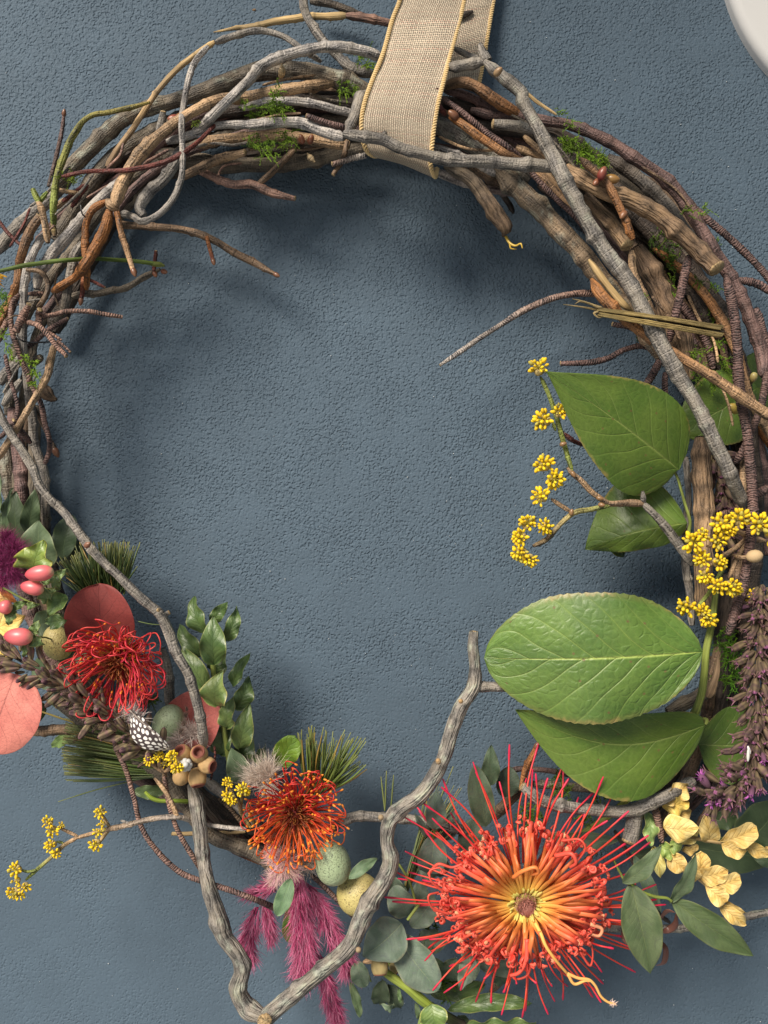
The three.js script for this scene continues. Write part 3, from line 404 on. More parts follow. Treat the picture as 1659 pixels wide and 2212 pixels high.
// lower right
b('grey', 'L 185,235,66,34 290,310,68,38 450,350 600,368 750,382,66,40 870,370 960,330 1040,300 1200,200,50,36', { cut: 1, label: 'grey branch with a cut end above the big red bloom' }); b('grey', 'L 865,380,62,50 850,470 828,565,64,54', { cut: 2 }); b('pink', 'L 975,330,62,24 1000,440 1025,570,64,22', K);
b('purple', 'L 60,165,24,18 130,138 200,130 400,150 600,205 700,240'); b('greybrown', 'L 250,220,34,28 400,232 560,243 700,235'); b('orange', 'L 180,250,44,22 205,130 265,5,46,16', { bud: 1 }); b('brown', 'K 730,1465,15,24 800,1400 880,1340'); b('brown', 'L 20,420,20,36 100,320 180,250');
b('grey', 'L 560,1085,22,24 760,1085 900,1090 1180,1082 1300,1055 1500,1022 1720,975', { lichen: 1, label: 'thin grey branch with lichen at the lower right' }); b('dark', 'L 740,500,36,14 850,690 930,860 1010,1000 1070,1050');
b('grey', 'J 860,500,46,36 930,455,48,32 1010,420,46,32 1200,420 1380,430 1600,480 K 700,520,30,30', { label: 'grey branch running level behind the heart shaped one' });
// lower left
b('pink>purple', 'F 670,1410,68,16 700,1550 I 750,120,70,16 800,300 850,480 950,630,68,18 1080,750 1200,800 1330,840 1500,900 1660,970,50,19', { ...K, label: 'long dark wrinkled twig sagging at the lower left' }); b('pink', 'I 985,170,68,16 1030,400 1090,540 1160,660 1210,740,62,15', K); b('straw', 'I 1032,520,42,13 1180,515 1350,512 1470,500', { tex: 'split', cut: 1 });
b('greybrown', 'F 355,1275,44,38 500,1385 640,1480 I 850,90,44,46 1000,190 1100,330 1280,530 1400,580 1560,650 1680,740,40,40', { cut: 1 }); b('brown', 'F 170,1445,30,34 300,1430 450,1420 600,1420 760,1460,30,40'); b('grey', 'I 1230,195,52,34 1400,330 1560,480', {}); b('dark', 'I 1160,240,40,36 1290,400 1440,520', F); b('dark', 'I 1000,120,24,60 1200,300 1400,480 1600,640'); b('pink', 'F 440,1500,46,14 500,1440 570,1405', K); b('red>orange', 'I 1390,625,40,10 1500,670 1640,720,40,14', { tex: 'split' }); b('purple', 'J 760,760,52,16 860,860 960,960 1020,1020', K); b('red', 'S 385,600,60,9 400,520 415,440 410,370', K); b('brown', 'S 440,720,46,16 520,800 600,890', K); b('grey', 'F 980,940,30,36 1010,1100 1020,1300');
for (const s of ['A 180,1240,46,9 260,1180 330,1100 420,1000', 'A 330,1290,50,8 420,1210 500,1130 560,1040', 'A 520,1190,30,10 640,1120 760,1060 900,960 1010,900', 'A 60,1480,50,8 140,1350 180,1250', 'A 640,1010,62,8 720,930 740,860', 'A 1120,900,40,9 1260,860 1400,870 1500,850', 'A 1300,1080,30,8 1340,1000 1450,980', 'P 320,700,50,12 420,560 560,420', 'P 600,1250,46,12 560,1100 590,900', 'P 150,1250,60,10 300,1200 420,1180', 'P 60,1400,66,10 160,1350 260,1380', 'Q 30,250,60,12 120,100 200,-40', 'Q 260,300,46,12 330,150 380,40']) b(['red', 'brown', 'grey', 'pink'][s.length % 4], s, {});
for (const s of ['C 120,690,52,8 250,760 380,860 500,1000', 'C 420,1150,40,10 560,1260 640,1380', 'C 900,1000,48,8 1000,1060 1120,1150 1200,1260', 'B 1150,640,54,10 1300,730 1420,860', 'B 1160,820,56,9 1290,880 1400,900 1560,900', 'E 960,300,54,10 1060,420 1130,560', 'E 1180,300,40,9 1250,450 1330,560 1360,700', 'E 1380,840,60,9 1420,950 1450,1080', 'E 1240,1250,30,10 1330,1120 1390,1000', 'B 20,900,34,9 180,880 330,900 470,880', 'B 60,720,56,8 200,690 330,680', 'B 380,560,40,10 500,600 640,620', 'B 100,510,44,8 260,470 420,450']) b(['purple', 'brown', 'tan', 'greybrown'][s.length % 4], s, {});
place(wreath);

// ---------------------------------------------------------------- loose branches laid over the ring
{
  const t = thing('forked_branch', 'long grey forked branch laid over the upper right of the ring', 'branch');
  branch(t, 'grey', 'B 1440,365,68,32 1510,430,70,38 1659,570,72,42 C 180,590,72,42 270,750 350,900 420,1035,76,48 500,1200 600,1390 710,1550 790,1640,76,52 E 870,310,76,50 960,490 1040,640 1120,780,74,46 1220,950 1320,1150 1420,1350 1510,1560,60,42', { lichen: 0.4 });
  branch(t, 'grey', 'B 1200,408,58,34 1320,392,62,36 1440,368,66,34'); branch(t, 'grey', 'B 1450,370,66,36 1420,310,66,28 1400,262,66,14', { cut: 2 }); bud(t, 'C', 40, 430, 80, 22, 0.3, -0.2, [0.4, 0.28, 0.15]);
  place(t);
}
{
  const t = thing('curved_branch', 'bare grey branch curving down from the left edge in front of the round red leaf', 'branch');
  branch(t, 'grey', 'Q -60,330,70,46 20,520,74,46 120,690 240,870 340,1050 390,1190 500,1330 640,1460 760,1600,80,48 860,1740 960,1880 1080,2010 1200,2120 F 790,590,82,30 880,670 960,740,82,36 1020,860 1060,980,82,32 1130,1100 1180,1250 1212,1400 1225,1530,76,32', {}); bud(t, 'F', 525, 320, 88, 18, 0.5, -0.3, [0.25, 0.1, 0.07]); branch(t, 'grey', 'F 985,745,78,20 1015,725,78,17', { cut: 2 }); branch(t, 'wood', 'F 950,715,86,14 955,705,90,12', { knots: 0, name: 'bud' }); place(t);
}
{
  const t = thing('heart_branch', 'thick contorted grey branch bent to a point at the bottom like a heart', 'branch');
  branch(t, 'grey', 'I 1150,230,54,44 1185,340,62,48 1205,480,66,46 1230,680 1262,850,70,48 1312,1000,70,52 1345,1130 1430,1250,72,52 1447,1340 1425,1450,72,54 1480,1560 1590,1625,76,60', { tex: 'rough', lichen: 0.7 });
  branch(t, 'grey', 'J 470,1640,76,62 560,1560,76,52 720,1430,78,50 860,1310 1000,1180,80,54 1060,1040,80,58 1110,930 1195,800,80,54 1235,680 1212,560,80,44 1235,440,80,50 1310,360 1420,280 1500,175,78,46 1560,60 H 1240,1430,76,48 1300,1280 1370,1170,74,48 1378,1050,72,36 1368,940 1368,845,70,32', { tex: 'rough', lichen: 1, cut: 2 });
  branch(t, 'grey', 'H 1370,1180,74,40 1450,1172,72,34 1530,1170 1640,1165,60,34'); branch(t, 'wood', 'J 480,1645,80,50 486,1640,86,46', { knots: 0, name: 'cut_knot', cut: 3 }); for (const [x, y] of [[1525, 85], [1180, 420], [1045, 1215]]) { const q = at('J', x, y, 90), g = new GB(); g.blob(at('J', x, y, x > 1500 ? 88 : 86), V(0, 0, 1), 0.0015, px('J', 18, 80), [0.3, 0.22, 0.13], 9, 5); part('knot', g.build(), M.plain, t); }
  for (const [tl, x, y, z] of [['H', 1290, 1258, 84], ['H', 1155, 1615, 88]]) { const g = new GB(); g.blob(at(tl, x, y, z), V(-0.3, 0.2, 1), 0.0016, px(tl, 15, 80), [0.42, 0.26, 0.12], 9, 5); part('knot', g.build(), M.plain, t); }
  place(t);
}

// ---------------------------------------------------------------- the burlap ribbon
const weave = (() => { // plain weave of uneven threads, 18 mm a side
  const N = 16, f = (u, v) => {
    const x = u * N + 0.3 * (pnoise(u * 5, v * 9, 5, 9, 81) - 0.5), y = v * N * 1.2 + 0.3 * (pnoise(u * 9, v * 5, 9, 5, 82) - 0.5), ix = Math.floor(x), iy = Math.floor(y), fx = x - ix - 0.5, fy = y - iy - 0.5, over = (ix + iy) & 1;
    const tx = 0.34 + 0.16 * hash(ix % N, 3, 1), ty = 0.34 + 0.18 * hash(Math.floor(iy % (N * 1.2)), 5, 2), wx = Math.max(0, 1 - Math.pow(fx / tx, 2)), wy = Math.max(0, 1 - Math.pow(fy / ty, 2));
    const a = wx * (over ? 1 : 0.62), c = wy * (over ? 0.62 : 1); return { h: Math.max(a, c), warp: a > c, s: pnoise(u * 60, v * 60, 60, 60, 83), l: pnoise(u * 3, v * 30, 3, 30, 84), ty: hash(Math.floor(iy % (N * 1.2)), 7, 4) };
  };
  const m = new THREE.MeshStandardMaterial({ map: texture(1024, 1024, (u, v) => { const k = f(u, v); let c = k.warp ? [0.82, 0.71, 0.55] : mixc([0.8, 0.66, 0.5], [0.58, 0.38, 0.29], sst(0.5, 1, k.ty * 0.6 + k.l * 0.5)); return mulc(c, (0.24 + 0.76 * k.h) * (0.72 + 0.4 * k.s + 0.3 * (k.ty - 0.4))); }), bumpMap: texture(1024, 1024, (u, v) => f(u, v).h, false), bumpScale: 0.0008, roughness: 0.9 });
  return m;
})();
function ribbonGeo(Ls, Rs, ny) {
  const a = curve(Ls), b2 = curve(Rs), nx = 18, g = new GB(), th = 0.0005, len = a.getLength();
  for (const layer of [0, 1]) for (let j = 0; j <= ny; j++) { const t = j / ny, p = a.getPoint(t), q = b2.getPoint(t), W = p.distanceTo(q); for (let i = 0; i <= nx; i++) { const u = i / nx, x = p.clone().lerp(q, u); x.z += 0.0016 * Math.sin(u * Math.PI) * (noise(t * 7, 3) * 1.4) + 0.0022 * (noise(u * 2.2, t * 8, 4.5) - 0.5) + 0.0018 * (noise(u * 2 + t * 9, t * 15 - u * 3, 8.5) - 0.5) - layer * th; g.v(x, [1, 1, 1], u * W / 0.018, t * len / 0.018); } }
  const W = nx + 1, N = W * (ny + 1); for (let j = 0; j < ny; j++) for (let i = 0; i < nx; i++) { const k = j * W + i; g.i.push(k, k + W, k + 1, k + 1, k + W, k + W + 1, N + k, N + k + 1, N + k + W, N + k + 1, N + k + W + 1, N + k + W); }
  return g.build();
}
function overlock(pts) { // looped edge stitching
  const cv = curve(pts), len = cv.getLength(), n = Math.round(len / 0.0003), P = [], Q = [], ph = 0.0031;
  for (let i = 0; i <= n; i++) { const s = i / n, p = cv.getPointAt(s), a = s * len / ph * 2 * Math.PI, T = cv.getTangentAt(s), d = V(T.y, -T.x, 0).normalize(); P.push(p.clone().addScaledVector(d, 0.0008 * Math.sin(a)).add(V(0, 0, 0.0006 * Math.cos(a) + 0.0003))); Q.push(p.clone().addScaledVector(d, -0.0008 * Math.sin(a)).add(V(0, 0, -0.0006 * Math.cos(a) + 0.0003))); }
  const g = new GB(), c = () => [0.74, 0.55, 0.28]; g.tube(P, () => 0.00055, 5, c); g.tube(Q, () => 0.00055, 5, c); return g.build();
}
{
  const t = thing('burlap_ribbon', 'beige woven burlap ribbon looped round the top of the wreath', 'ribbon'), pt = s => path(s).map(q => q.p);
  const L1 = pt('B 960,-160,44 925,0,46 880,120,50 825,320,58 765,470,64 715,610,69 695,720,71 700,830,69 725,905,66 770,940,60 820,900,40'), R1 = pt('B 1345,-160,42 1312,0,44 1285,120,48 1230,320,56 1188,490,64 1150,640,68 1132,750,70 1118,880,70 1110,990,67 1130,1062,60 1150,1010,40');
  part('ribbon_front', ribbonGeo(L1, R1, 110), weave, t); part('stitched_edge', overlock(L1), M.matte, t); part('stitched_edge', overlock(R1), M.matte, t);
  const L2 = pt('B 1290,-170,10 1260,0,10 1230,200,12 1200,400,14 1190,520,16'), R2 = pt('B 1515,-170,10 1488,0,10 1462,150,12 1430,350,14 1395,530,16');
  part('ribbon_back', ribbonGeo(L2, R2, 50), weave, t); part('stitched_edge', overlock(R2), M.matte, t); place(t);
}
// ---------------------------------------------------------------- a straw bundle
{
  const t = thing('straw_bundle', 'small flat bundle of dry split straw across the right branches', 'straw'), r = rng(41);
  for (let k = 0; k < 22; k++) { const f = k / 21, y0 = 375 + f * 42, y1 = 480 + f * 68, x0 = 628 + r() * 30, x1 = 1370 + r() * 25, z = 76 + r() * 5, mid = f > 0.3 && f < 0.62; const g = new GB(), c = mid && r() < 0.75 ? [0.07, 0.045, 0.02] : mulc([0.6, 0.45, 0.18], 0.55 + 0.6 * r()); g.tube(curve([at('E', x0, y0, z), at('E', (x0 + x1) / 2, (y0 + y1) / 2 + 6 - 10 * r(), z + (mid ? -1 : 2)), at('E', x1, y1 + 8 * (r() - 0.5), z - 3)]).getPoints(20), q => 0.00042 + 0.00025 * r(), 5, () => c); part('straw', g.build(), M.split, t); }
  for (const s of ['E 640,385,79 560,370,80 430,352,80', 'E 650,375,80 570,340,82 485,318,82', 'E 640,395,80 615,405,80 640,430,80 680,425,80', 'E 660,372,80 600,352,80 530,335,79 500,350,79']) { const g = new GB(); g.tube(curve(path(s).map(q => q.p)).getPoints(14), q => 0.0007 * (1.1 - 0.8 * q), 5, () => [0.66, 0.5, 0.24]); part('straw', g.build(), M.split, t); }
  place(t);
}
{ const t = thing('green_stem', 'thin straight green stem lying level across the left branches', 'stem'); stem(t, 'green', 'D -40,160,74,12 120,125,74,14 250,103,72,14 380,88,72,14 520,78,60,13 700,85,40,13 850,97,36,13 930,107,34,14'); stem(t, 'stem', 'D 900,108,34,14 950,112,34,18 985,122,34,10', { name: 'stem_node' }); place(t); }
{ const t = thing('lime_stem', 'short bright lime green stem below the nut cluster', 'stem'); stem(t, 'lime', 'I 872,268,54,9 905,302,55,13 950,320,55,13 1040,320,54,13 1125,325,50,14'); place(t); }

// ---------------------------------------------------------------- moss
function mossClump(label, spots, seed, col = [0.16, 0.3, 0.015]) { // each spot: tile x y z radius, fronds, stretch direction
  const t = thing('moss_clump', label, 'moss'), g = new GB(), keep = R; R = rng(seed);
  for (const [tl, x, y, z, rad, n, dx = 0, dy = 0] of spots) { const c = at(tl, x, y, z), rm = px(tl, rad, z);
    for (let k = 0; k < n; k++) {
      const a = rr(0, 6.28), d = V(Math.cos(a) + dx, Math.sin(a) - dy, rr(-0.1, 0.9)).normalize(), o = c.clone().add(V(rr(-1, 1), rr(-1, 1), rr(-0.4, 0.5)).multiplyScalar(rm * 0.55)), len = rm * rr(0.4, 1.25), bend = V(rr(-1, 1), rr(-1.4, 0.6), rr(-0.5, 0.5)).multiplyScalar(len * 0.5), cc = mulc(mixc(col, [0.26, 0.4, 0.02], R() * R()), rr(0.3, 0.95));
      g.hair(o, d, len, 0.0007, bend, mulc(cc, 0.7), 5); const nl = Math.round(len / 0.00036);
      for (let i = 0; i < nl; i++) { const q = i / nl, p = o.clone().addScaledVector(d, len * q).addScaledVector(bend, q * q), sd = V(rr(-1, 1), rr(-1, 1), rr(-1, 1)); g.hair(p, d.clone().multiplyScalar(0.9).add(sd), rr(0.0009, 0.0018) * (1.1 - 0.6 * q), 0.00042, sd.multiplyScalar(0.0003), mulc(cc, rr(0.75, 1.3)), 1); }
    } }
  R = keep; stuff(part('frond', g.build(), M.fluff, t)); place(t);
}
mossClump('green moss hanging through the branches left of the ribbon', [['B', 175, 560, 64, 60, 16, 0, 0.4], ['B', 190, 640, 62, 80, 30], ['B', 60, 690, 50, 80, 20, 1, 0], ['B', 50, 840, 54, 70, 22, 0, 1], ['B', 140, 880, 54, 80, 24, 0, 1], ['B', 260, 820, 54, 70, 24, 0, 0.8], ['A', 1470, 640, 58, 45, 10, 0, -0.3]], 101);
mossClump('small tuft of moss on top of the ring touching the ribbon edge', [['B', 700, 350, 34, 70, 22, 0.3, 0.4], ['B', 740, 385, 36, 45, 10]], 102); mossClump('little moss tuft between branches beside the middle of the ribbon', [['B', 580, 530, 46, 65, 18, 0.8, 0], ['B', 660, 545, 46, 40, 10]], 103);
mossClump('bright moss tuft behind the crossing grey branches upper right', [['C', 470, 880, 46, 75, 60, 0, 0], ['C', 560, 935, 56, 75, 70, 0.6, 0.2], ['C', 650, 965, 56, 50, 40, 0.8, 0], ['C', 460, 730, 48, 50, 10, 0.1, 1], ['C', 420, 680, 48, 40, 7, 0.4, -0.6]], 104);
mossClump('single feathery moss frond outside the purple branch upper right', [['C', 1170, 1295, 50, 60, 8, 1, -0.2], ['C', 1260, 1275, 50, 60, 8, 1.4, 0], ['C', 1345, 1460, 40, 35, 6, 1, 0]], 105);
mossClump('dark moss tuft under the thick tan branch', [['C', 1010, 1430, 34, 85, 34, 0, 0.3], ['C', 1080, 1490, 34, 75, 30, 0, 0.3], ['C', 1090, 1580, 36, 75, 22, 0.2, 0]], 106, [0.05, 0.12, 0.01]);
mossClump('long green moss strands hanging among the purple twigs on the right', [['E', 1070, 200, 38, 60, 9, 0, 1.4], ['E', 1090, 290, 38, 50, 8, 0.2, 1.3], ['E', 1240, 215, 44, 40, 8, 0.4, 0.8], ['E', 1340, 240, 34, 60, 12, 0, 1.4], ['E', 1330, 400, 34, 60, 12, 0, 1.4], ['E', 1360, 580, 36, 60, 14, 0, 1.4], ['E', 1380, 690, 36, 55, 16, 0, 1], ['E', 1270, 420, 32, 40, 8, -1, 0.6], ['E', 900, 290, 64, 35, 6, 0.6, 0.8], ['E', 880, 540, 40, 30, 5, 0, 1]], 107, [0.12, 0.26, 0.01]);
mossClump('moss tuft on the green leaf behind the slanting tan stick', [['E', 1225, 640, 42, 55, 18, 0, 0.8], ['E', 1245, 760, 44, 70, 26, 0.3, 0.5], ['E', 1330, 820, 44, 60, 22, 0.8, 0]], 108);
mossClump('vivid moss tuft between the leaf stem and the purple flower spike', [['G', 1400, 880, 40, 80, 34, 0, 0.3], ['G', 1440, 980, 44, 85, 44], ['G', 1430, 1110, 40, 80, 34, 0, 0.2]], 109, [0.1, 0.3, 0.01]);
mossClump('bright curly moss strand hanging on the left side of the ring', [['P', 30, 1570, 66, 70, 8, 0.8, -0.3], ['P', 75, 1670, 66, 75, 12, 0, 1.2], ['P', 130, 1790, 66, 70, 10, 1, 0.1], ['P', 240, 1790, 66, 70, 10, 1, -0.1], ['P', 330, 1830, 66, 60, 10, 0.7, 0.8], ['P', 370, 1920, 64, 70, 12, 0, 1.4], ['P', 345, 2030, 62, 60, 10, -0.3, 1.2]], 110, [0.24, 0.42, 0.02]);
mossClump('small moss tuft at the left edge under the green stem', [['P', 40, 1150, 60, 70, 18], ['P', 20, 1290, 60, 70, 18, 0.4, 0]], 111, [0.17, 0.4, 0.02]);
mossClump('dark moss around the forked grey branch above the big bloom', [['L', 250, 400, 36, 90, 34], ['L', 420, 280, 38, 80, 26, 0.4, 0], ['L', 380, 190, 30, 60, 14, 0.8, 0], ['L', 560, 430, 34, 70, 20], ['L', 640, 330, 34, 70, 16, 0.6, 0], ['L', 600, 600, 30, 80, 22]], 112, [0.07, 0.16, 0.01]);
mossClump('thin moss between the bluish gum leaves and the big red bloom', [['K', 390, 1080, 36, 70, 22], ['K', 360, 1150, 34, 60, 18, 0, 0.5], ['R', 830, 720, 36, 90, 26, 0, 0.4], ['R', 850, 830, 34, 50, 10, -0.3, 0.8]], 113, [0.12, 0.26, 0.01]);
mossClump('dark moss in the gap beside the pale green speckled egg', [['F', 890, 1260, 48, 50, 16], ['F', 930, 1240, 46, 40, 12], ['F', 850, 1430, 68, 40, 10]], 114, [0.06, 0.12, 0.01]);
mossClump('tiny moss tuft on the upper left of the ring behind the red twig', [['A', 420, 1080, 58, 60, 16, 0.4, 0], ['A', 1180, 738, 64, 28, 8]], 115, [0.2, 0.28, 0.02]);

// ---------------------------------------------------------------- large glossy leaves
{
  const t = thing('leafy_branch', 'green stem with the largest glossy wrinkled leaf and two leaves folded below it', 'leafy stem');
  leaf(t, 'flat', 'G', [1240, 1520, 40], [1800, 1500, 34], 240, { shape: 'ovate', bow: 4, cup: -0.05, tint: [0.8, 0.85, 0.8], label: 'dark leaf behind the stem' });
  leaf(t, 'flat', 'G', [1285, 1400, 62], [140, 1305, 78], 300, { shape: 'ovate', wl: 330, wr: 190, side: -150, bow: 4, fold: 0.2, cup: -0.1, wave: 1.6, wf: 1.4, fine: 1, tooth: 0.006, tint: [1.0, 1.0, 1.0], label: 'folded leaf below' });
  leaf(t, 'big', 'G', [1265, 962, 90], [-45, 1000, 76], 392, { shape: 'elliptic', bow: 10, fold: 0.03, cup: -0.1, wave: 1.2, wf: 2.2, fine: 1, tooth: 0.012, rumple: 0.5, label: 'large wrinkled leaf with a yellow midrib' });
  stem(t, 'stem', 'G 1345,570,58,18 1330,750,64,22 1290,930,68,24 1280,1090,66,24 1245,1260,62,26 1195,1400,54,34'); stem(t, 'stem', 'G 1255,1365,58,13 1290,1370,60,14 1285,1400,62,12', { name: 'leaf_stalk' }); stem(t, 'stem', 'L 830,300,46,20 700,415,42,20 560,510,38,22 470,580,34,20'); place(t);
}
{
  const t = thing('leafy_branch', 'pointed matt green leaf above with a shiny curled leaf on the same thin stem', 'leafy stem');
  leaf(t, 'flat', 'G', [1175, 190, 54], [560, 345, 40], 200, { shape: 'ovate', wl: 120, wr: 330, side: 30, bow: 8, fold: -0.25, cup: -0.25, wave: 1.5, fine: 1, label: 'shiny leaf with a curled tip' }).material = LM.shiny || LM.flat;
  leaf(t, 'flat', 'G', [650, 255, 42], [800, 388, 32], 85, { shape: 'ovate', roll: 30, tint: [0.7, 0.75, 0.7], name: 'curled_tip' });
  leaf(t, 'flat', 'E', [1125, 1345, 60], [318, 750, 92], 318, { shape: 'acum', bow: 5, fold: 0.05, cup: -0.05, wave: 1.2, wf: 1.5, fine: 1, tooth: 0.006, label: 'pointed matt green leaf' });
  stem(t, 'stem', 'E 1095,1340,58,8 1130,1440,56,9 1165,1560,54,10 1190,1659 G 1185,240,52,12 1190,330'); place(t);
}
{
  const t = thing('leafy_branch', 'green leaves half hidden behind the slanting tan stick on the right', 'leafy stem');
  leaf(t, 'flat', 'E', [1600, 850, 26], [1150, 1110, 36], 220, { shape: 'elliptic', bow: 5, cup: -0.1, wave: 1.2, fine: 1, tooth: 0.012 });
  leaf(t, 'flat', 'E', [1640, 1060, 16], [1570, 640, 12], 140, { shape: 'elliptic', tint: [0.75, 0.8, 0.7] });
  { const g = new GB(); g.blob(at('E', 1455, 975, 56), V(-1, 0.5, 0.5), 0.004, 0.0028, q => mixc([0.5, 0.42, 0.08], [0.3, 0.17, 0.05], q * 0.7), 9, 7, -0.2); part('bud', g.build(), M.waxy, t); const h = new GB(); h.blob(at('E', 1572, 790, 40), V(0.2, 1, 0.4), 0.003, 0.0022, q => mixc([0.3, 0.15, 0.05], [0.55, 0.5, 0.2], q), 9, 7, 0.2); part('bud', h.build(), M.waxy, t); stem(t, 'brown', 'E 1540,850,32,10 1560,815,36,12 1572,795,40,14'); } place(t);
}
// ---------------------------------------------------------------- yellow flowering twigs
function cluster(parent, tl, x, y, z, r, dx = 0, dy = 0, full = 1) { // tan bracts holding a tuft of yellow buds
  const c = at(tl, x, y, z), rm = px(tl, r * 0.94, z), ax = V(dx, -dy, 0.7).normalize(), g = new GB(), n = Math.round(15 * full + 7), lean = 0.25;
  for (let i = 0; i < n; i++) { const f = (i + 0.5) / n, th = i * 2.4 + rr(-0.3, 0.3), ct = 1 - f * 1.05, sn = Math.sqrt(Math.max(0, 1 - ct * ct)), s1 = V(0, 0, 1).cross(ax); if (s1.length() < 0.1) s1.set(1, 0, 0); s1.normalize(); const s2 = ax.clone().cross(s1); const d = ax.clone().multiplyScalar(ct).addScaledVector(s1, Math.cos(th) * sn).addScaledVector(s2, Math.sin(th) * sn).normalize(); const e = rm * rr(0.68, 0.98), p = c.clone().addScaledVector(d, e), l = rm * rr(0.17, 0.3), col = mulc(R() < 0.1 ? [0.42, 0.36, 0.06] : mixc([0.8, 0.6, 0.012], [0.74, 0.45, 0.008], R() * 0.7), rr(0.85, 1.1)); g.blob(p, d.clone().add(V(rr(-lean, lean), rr(-lean, lean), 0)), l * 1.08, l * 0.74, q => mulc(col, 0.8 + 0.3 * q), 7, 5, -0.1); g.tube([c.clone().addScaledVector(d, rm * 0.1), p], () => rm * 0.04, 4, () => [0.5, 0.42, 0.06]); }
  const m = stuff(part('flower_tuft', g.build(), M.plain, parent)); const h = new GB();
  for (let i = 0; i < 4; i++) { const a = i * 1.57 + rr(0, 1), d = V(Math.cos(a), Math.sin(a), -0.2).addScaledVector(ax, -0.9).normalize(); h.blob(c.clone().addScaledVector(d, rm * 0.38), d.clone().cross(ax).add(V(0.1, 0.1, 0.2)), rm * 0.42, rm * 0.33, q => mixc([0.36, 0.27, 0.1], [0.52, 0.42, 0.18], q * R()), 8, 6); }
  part('bract', h.build(), M.plain, m);
}
{
  const t = thing('flowering_twig', 'twig with yellow bud tufts reaching left beside the pointed green leaf', 'flowering twig'), bt = (c, s, o) => branch(t, c, s, { name: 'twig', ...o });
  bt('grey', 'G 1200,440,66,30 1130,330 1060,230 980,140,68,24 910,75,68,26', {}); bt('grey', 'E 910,1545,68,22 905,1475,70,16'); bt('brown>tan', 'G 910,75,68,24 830,68 760,72,70,20 700,70 650,38 600,0 E 540,1410,72,18 480,1360 455,1330,72,14'); bt('stem', 'E 480,1355,72,16 455,1250 430,1170,72,17 400,1060 360,940,72,15 325,850 295,790,72,13'); bt('stem>tan', 'G 720,80,70,18 600,105 500,125,72,18 430,180 370,245 330,285 250,325,74,16'); bt('tan', 'G 470,120,72,16 410,80 360,45,74,12'); bt('tan', 'G 330,285,74,12 360,230'); bt('stem', 'E 385,1110,72,12 370,1060'); bt('red', 'E 440,1130,50,14 490,1170 540,1195,44,12'); for (const [tl, x, y, z] of [['E', 430, 1190, 76], ['E', 490, 1370, 76], ['G', 650, 40, 74], ['G', 480, 125, 76], ['E', 660, 1555, 74]]) bud(t, tl, x, y, z, 15, rr(-1, 1), rr(-1, 1), [0.3, 0.18, 0.08]);
  for (const c of [['E', 285, 735, 76, 70, -0.3, -0.7, 0.6], ['E', 315, 1045, 78, 72, -0.8, -0.1], ['E', 415, 1000, 78, 58, 0.1, -0.7], ['E', 320, 1315, 78, 66, -0.3, -0.5], ['E', 375, 1395, 78, 68, 0.3, 0.4], ['E', 300, 1505, 76, 66, -0.7, -0.4, 0.7], ['G', 215, 195, 78, 60, 0, -0.8], ['G', 325, 210, 78, 56, -0.4, 0.1], ['G', 175, 275, 78, 62, -0.7, 0], ['G', 175, 365, 78, 62, -0.7, 0.3], ['G', 230, 405, 78, 52, 0.1, 0.8]]) cluster(t, ...c); place(t);
}
{
  const t = thing('flowering_twig', 'dense yellow bud tufts in front of the wrinkled purple twig at the right edge', 'flowering twig'), bt = (c, s) => branch(t, c, s, { name: 'twig' });
  bt('tan', 'G 1560,260,60,18 1480,330 1380,400 1300,450,70,14'); bt('tan', 'G 1560,280,60,18 1480,390,64,16 1420,520,70,12'); bt('tan', 'G 1640,300,60,20 1560,280 1470,230,70,16'); bt('stem', 'G 1400,440,60,14 1310,600,66,13 1240,690,70,12'); bt('tan', 'G 1570,390,72,20 1510,395,72,14 1450,380,66,12'); bt('tan', 'G 1380,330,66,12 1290,330,68,12'); { const g = new GB(); g.blob(at('G', 1578, 388, 76), V(1, 0.2, 0.5), 0.0042, 0.0034, [0.5, 0.36, 0.2], 10, 7); part('bud', g.build(), M.plain, t); }
  for (const c of [['G', 1385, 195, 80, 72, -0.3, -0.2], ['G', 1490, 170, 80, 70, 0.1, -0.6], ['G', 1430, 225, 82, 50, 0, 0.4], ['G', 1215, 300, 78, 74, -0.5, 0], ['G', 1260, 265, 78, 46, 0.3, -0.6], ['G', 1360, 295, 78, 62, 0, 0.1], ['G', 1270, 410, 78, 58, -0.4, -0.4], ['G', 1360, 425, 78, 56, 0.5, 0], ['G', 1285, 500, 78, 56, -0.2, 0.5], ['G', 1360, 560, 80, 60, -0.4, 0.2], ['G', 1430, 570, 80, 62, 0.4, 0.2], ['G', 1470, 590, 76, 40, 0.7, 0.2], ['G', 1610, 200, 82, 76, -0.2, -0.3], ['G', 1690, 250, 80, 80, 0.3, 0.2], ['G', 1170, 690, 78, 66, -0.5, 0], ['G', 1265, 720, 76, 52, 0, -0.6], ['G', 1300, 760, 76, 56, 0.1, 0.6], ['G', 1560, 620, 66, 52, 0.2, 0.3]]) cluster(t, ...c); place(t);
}
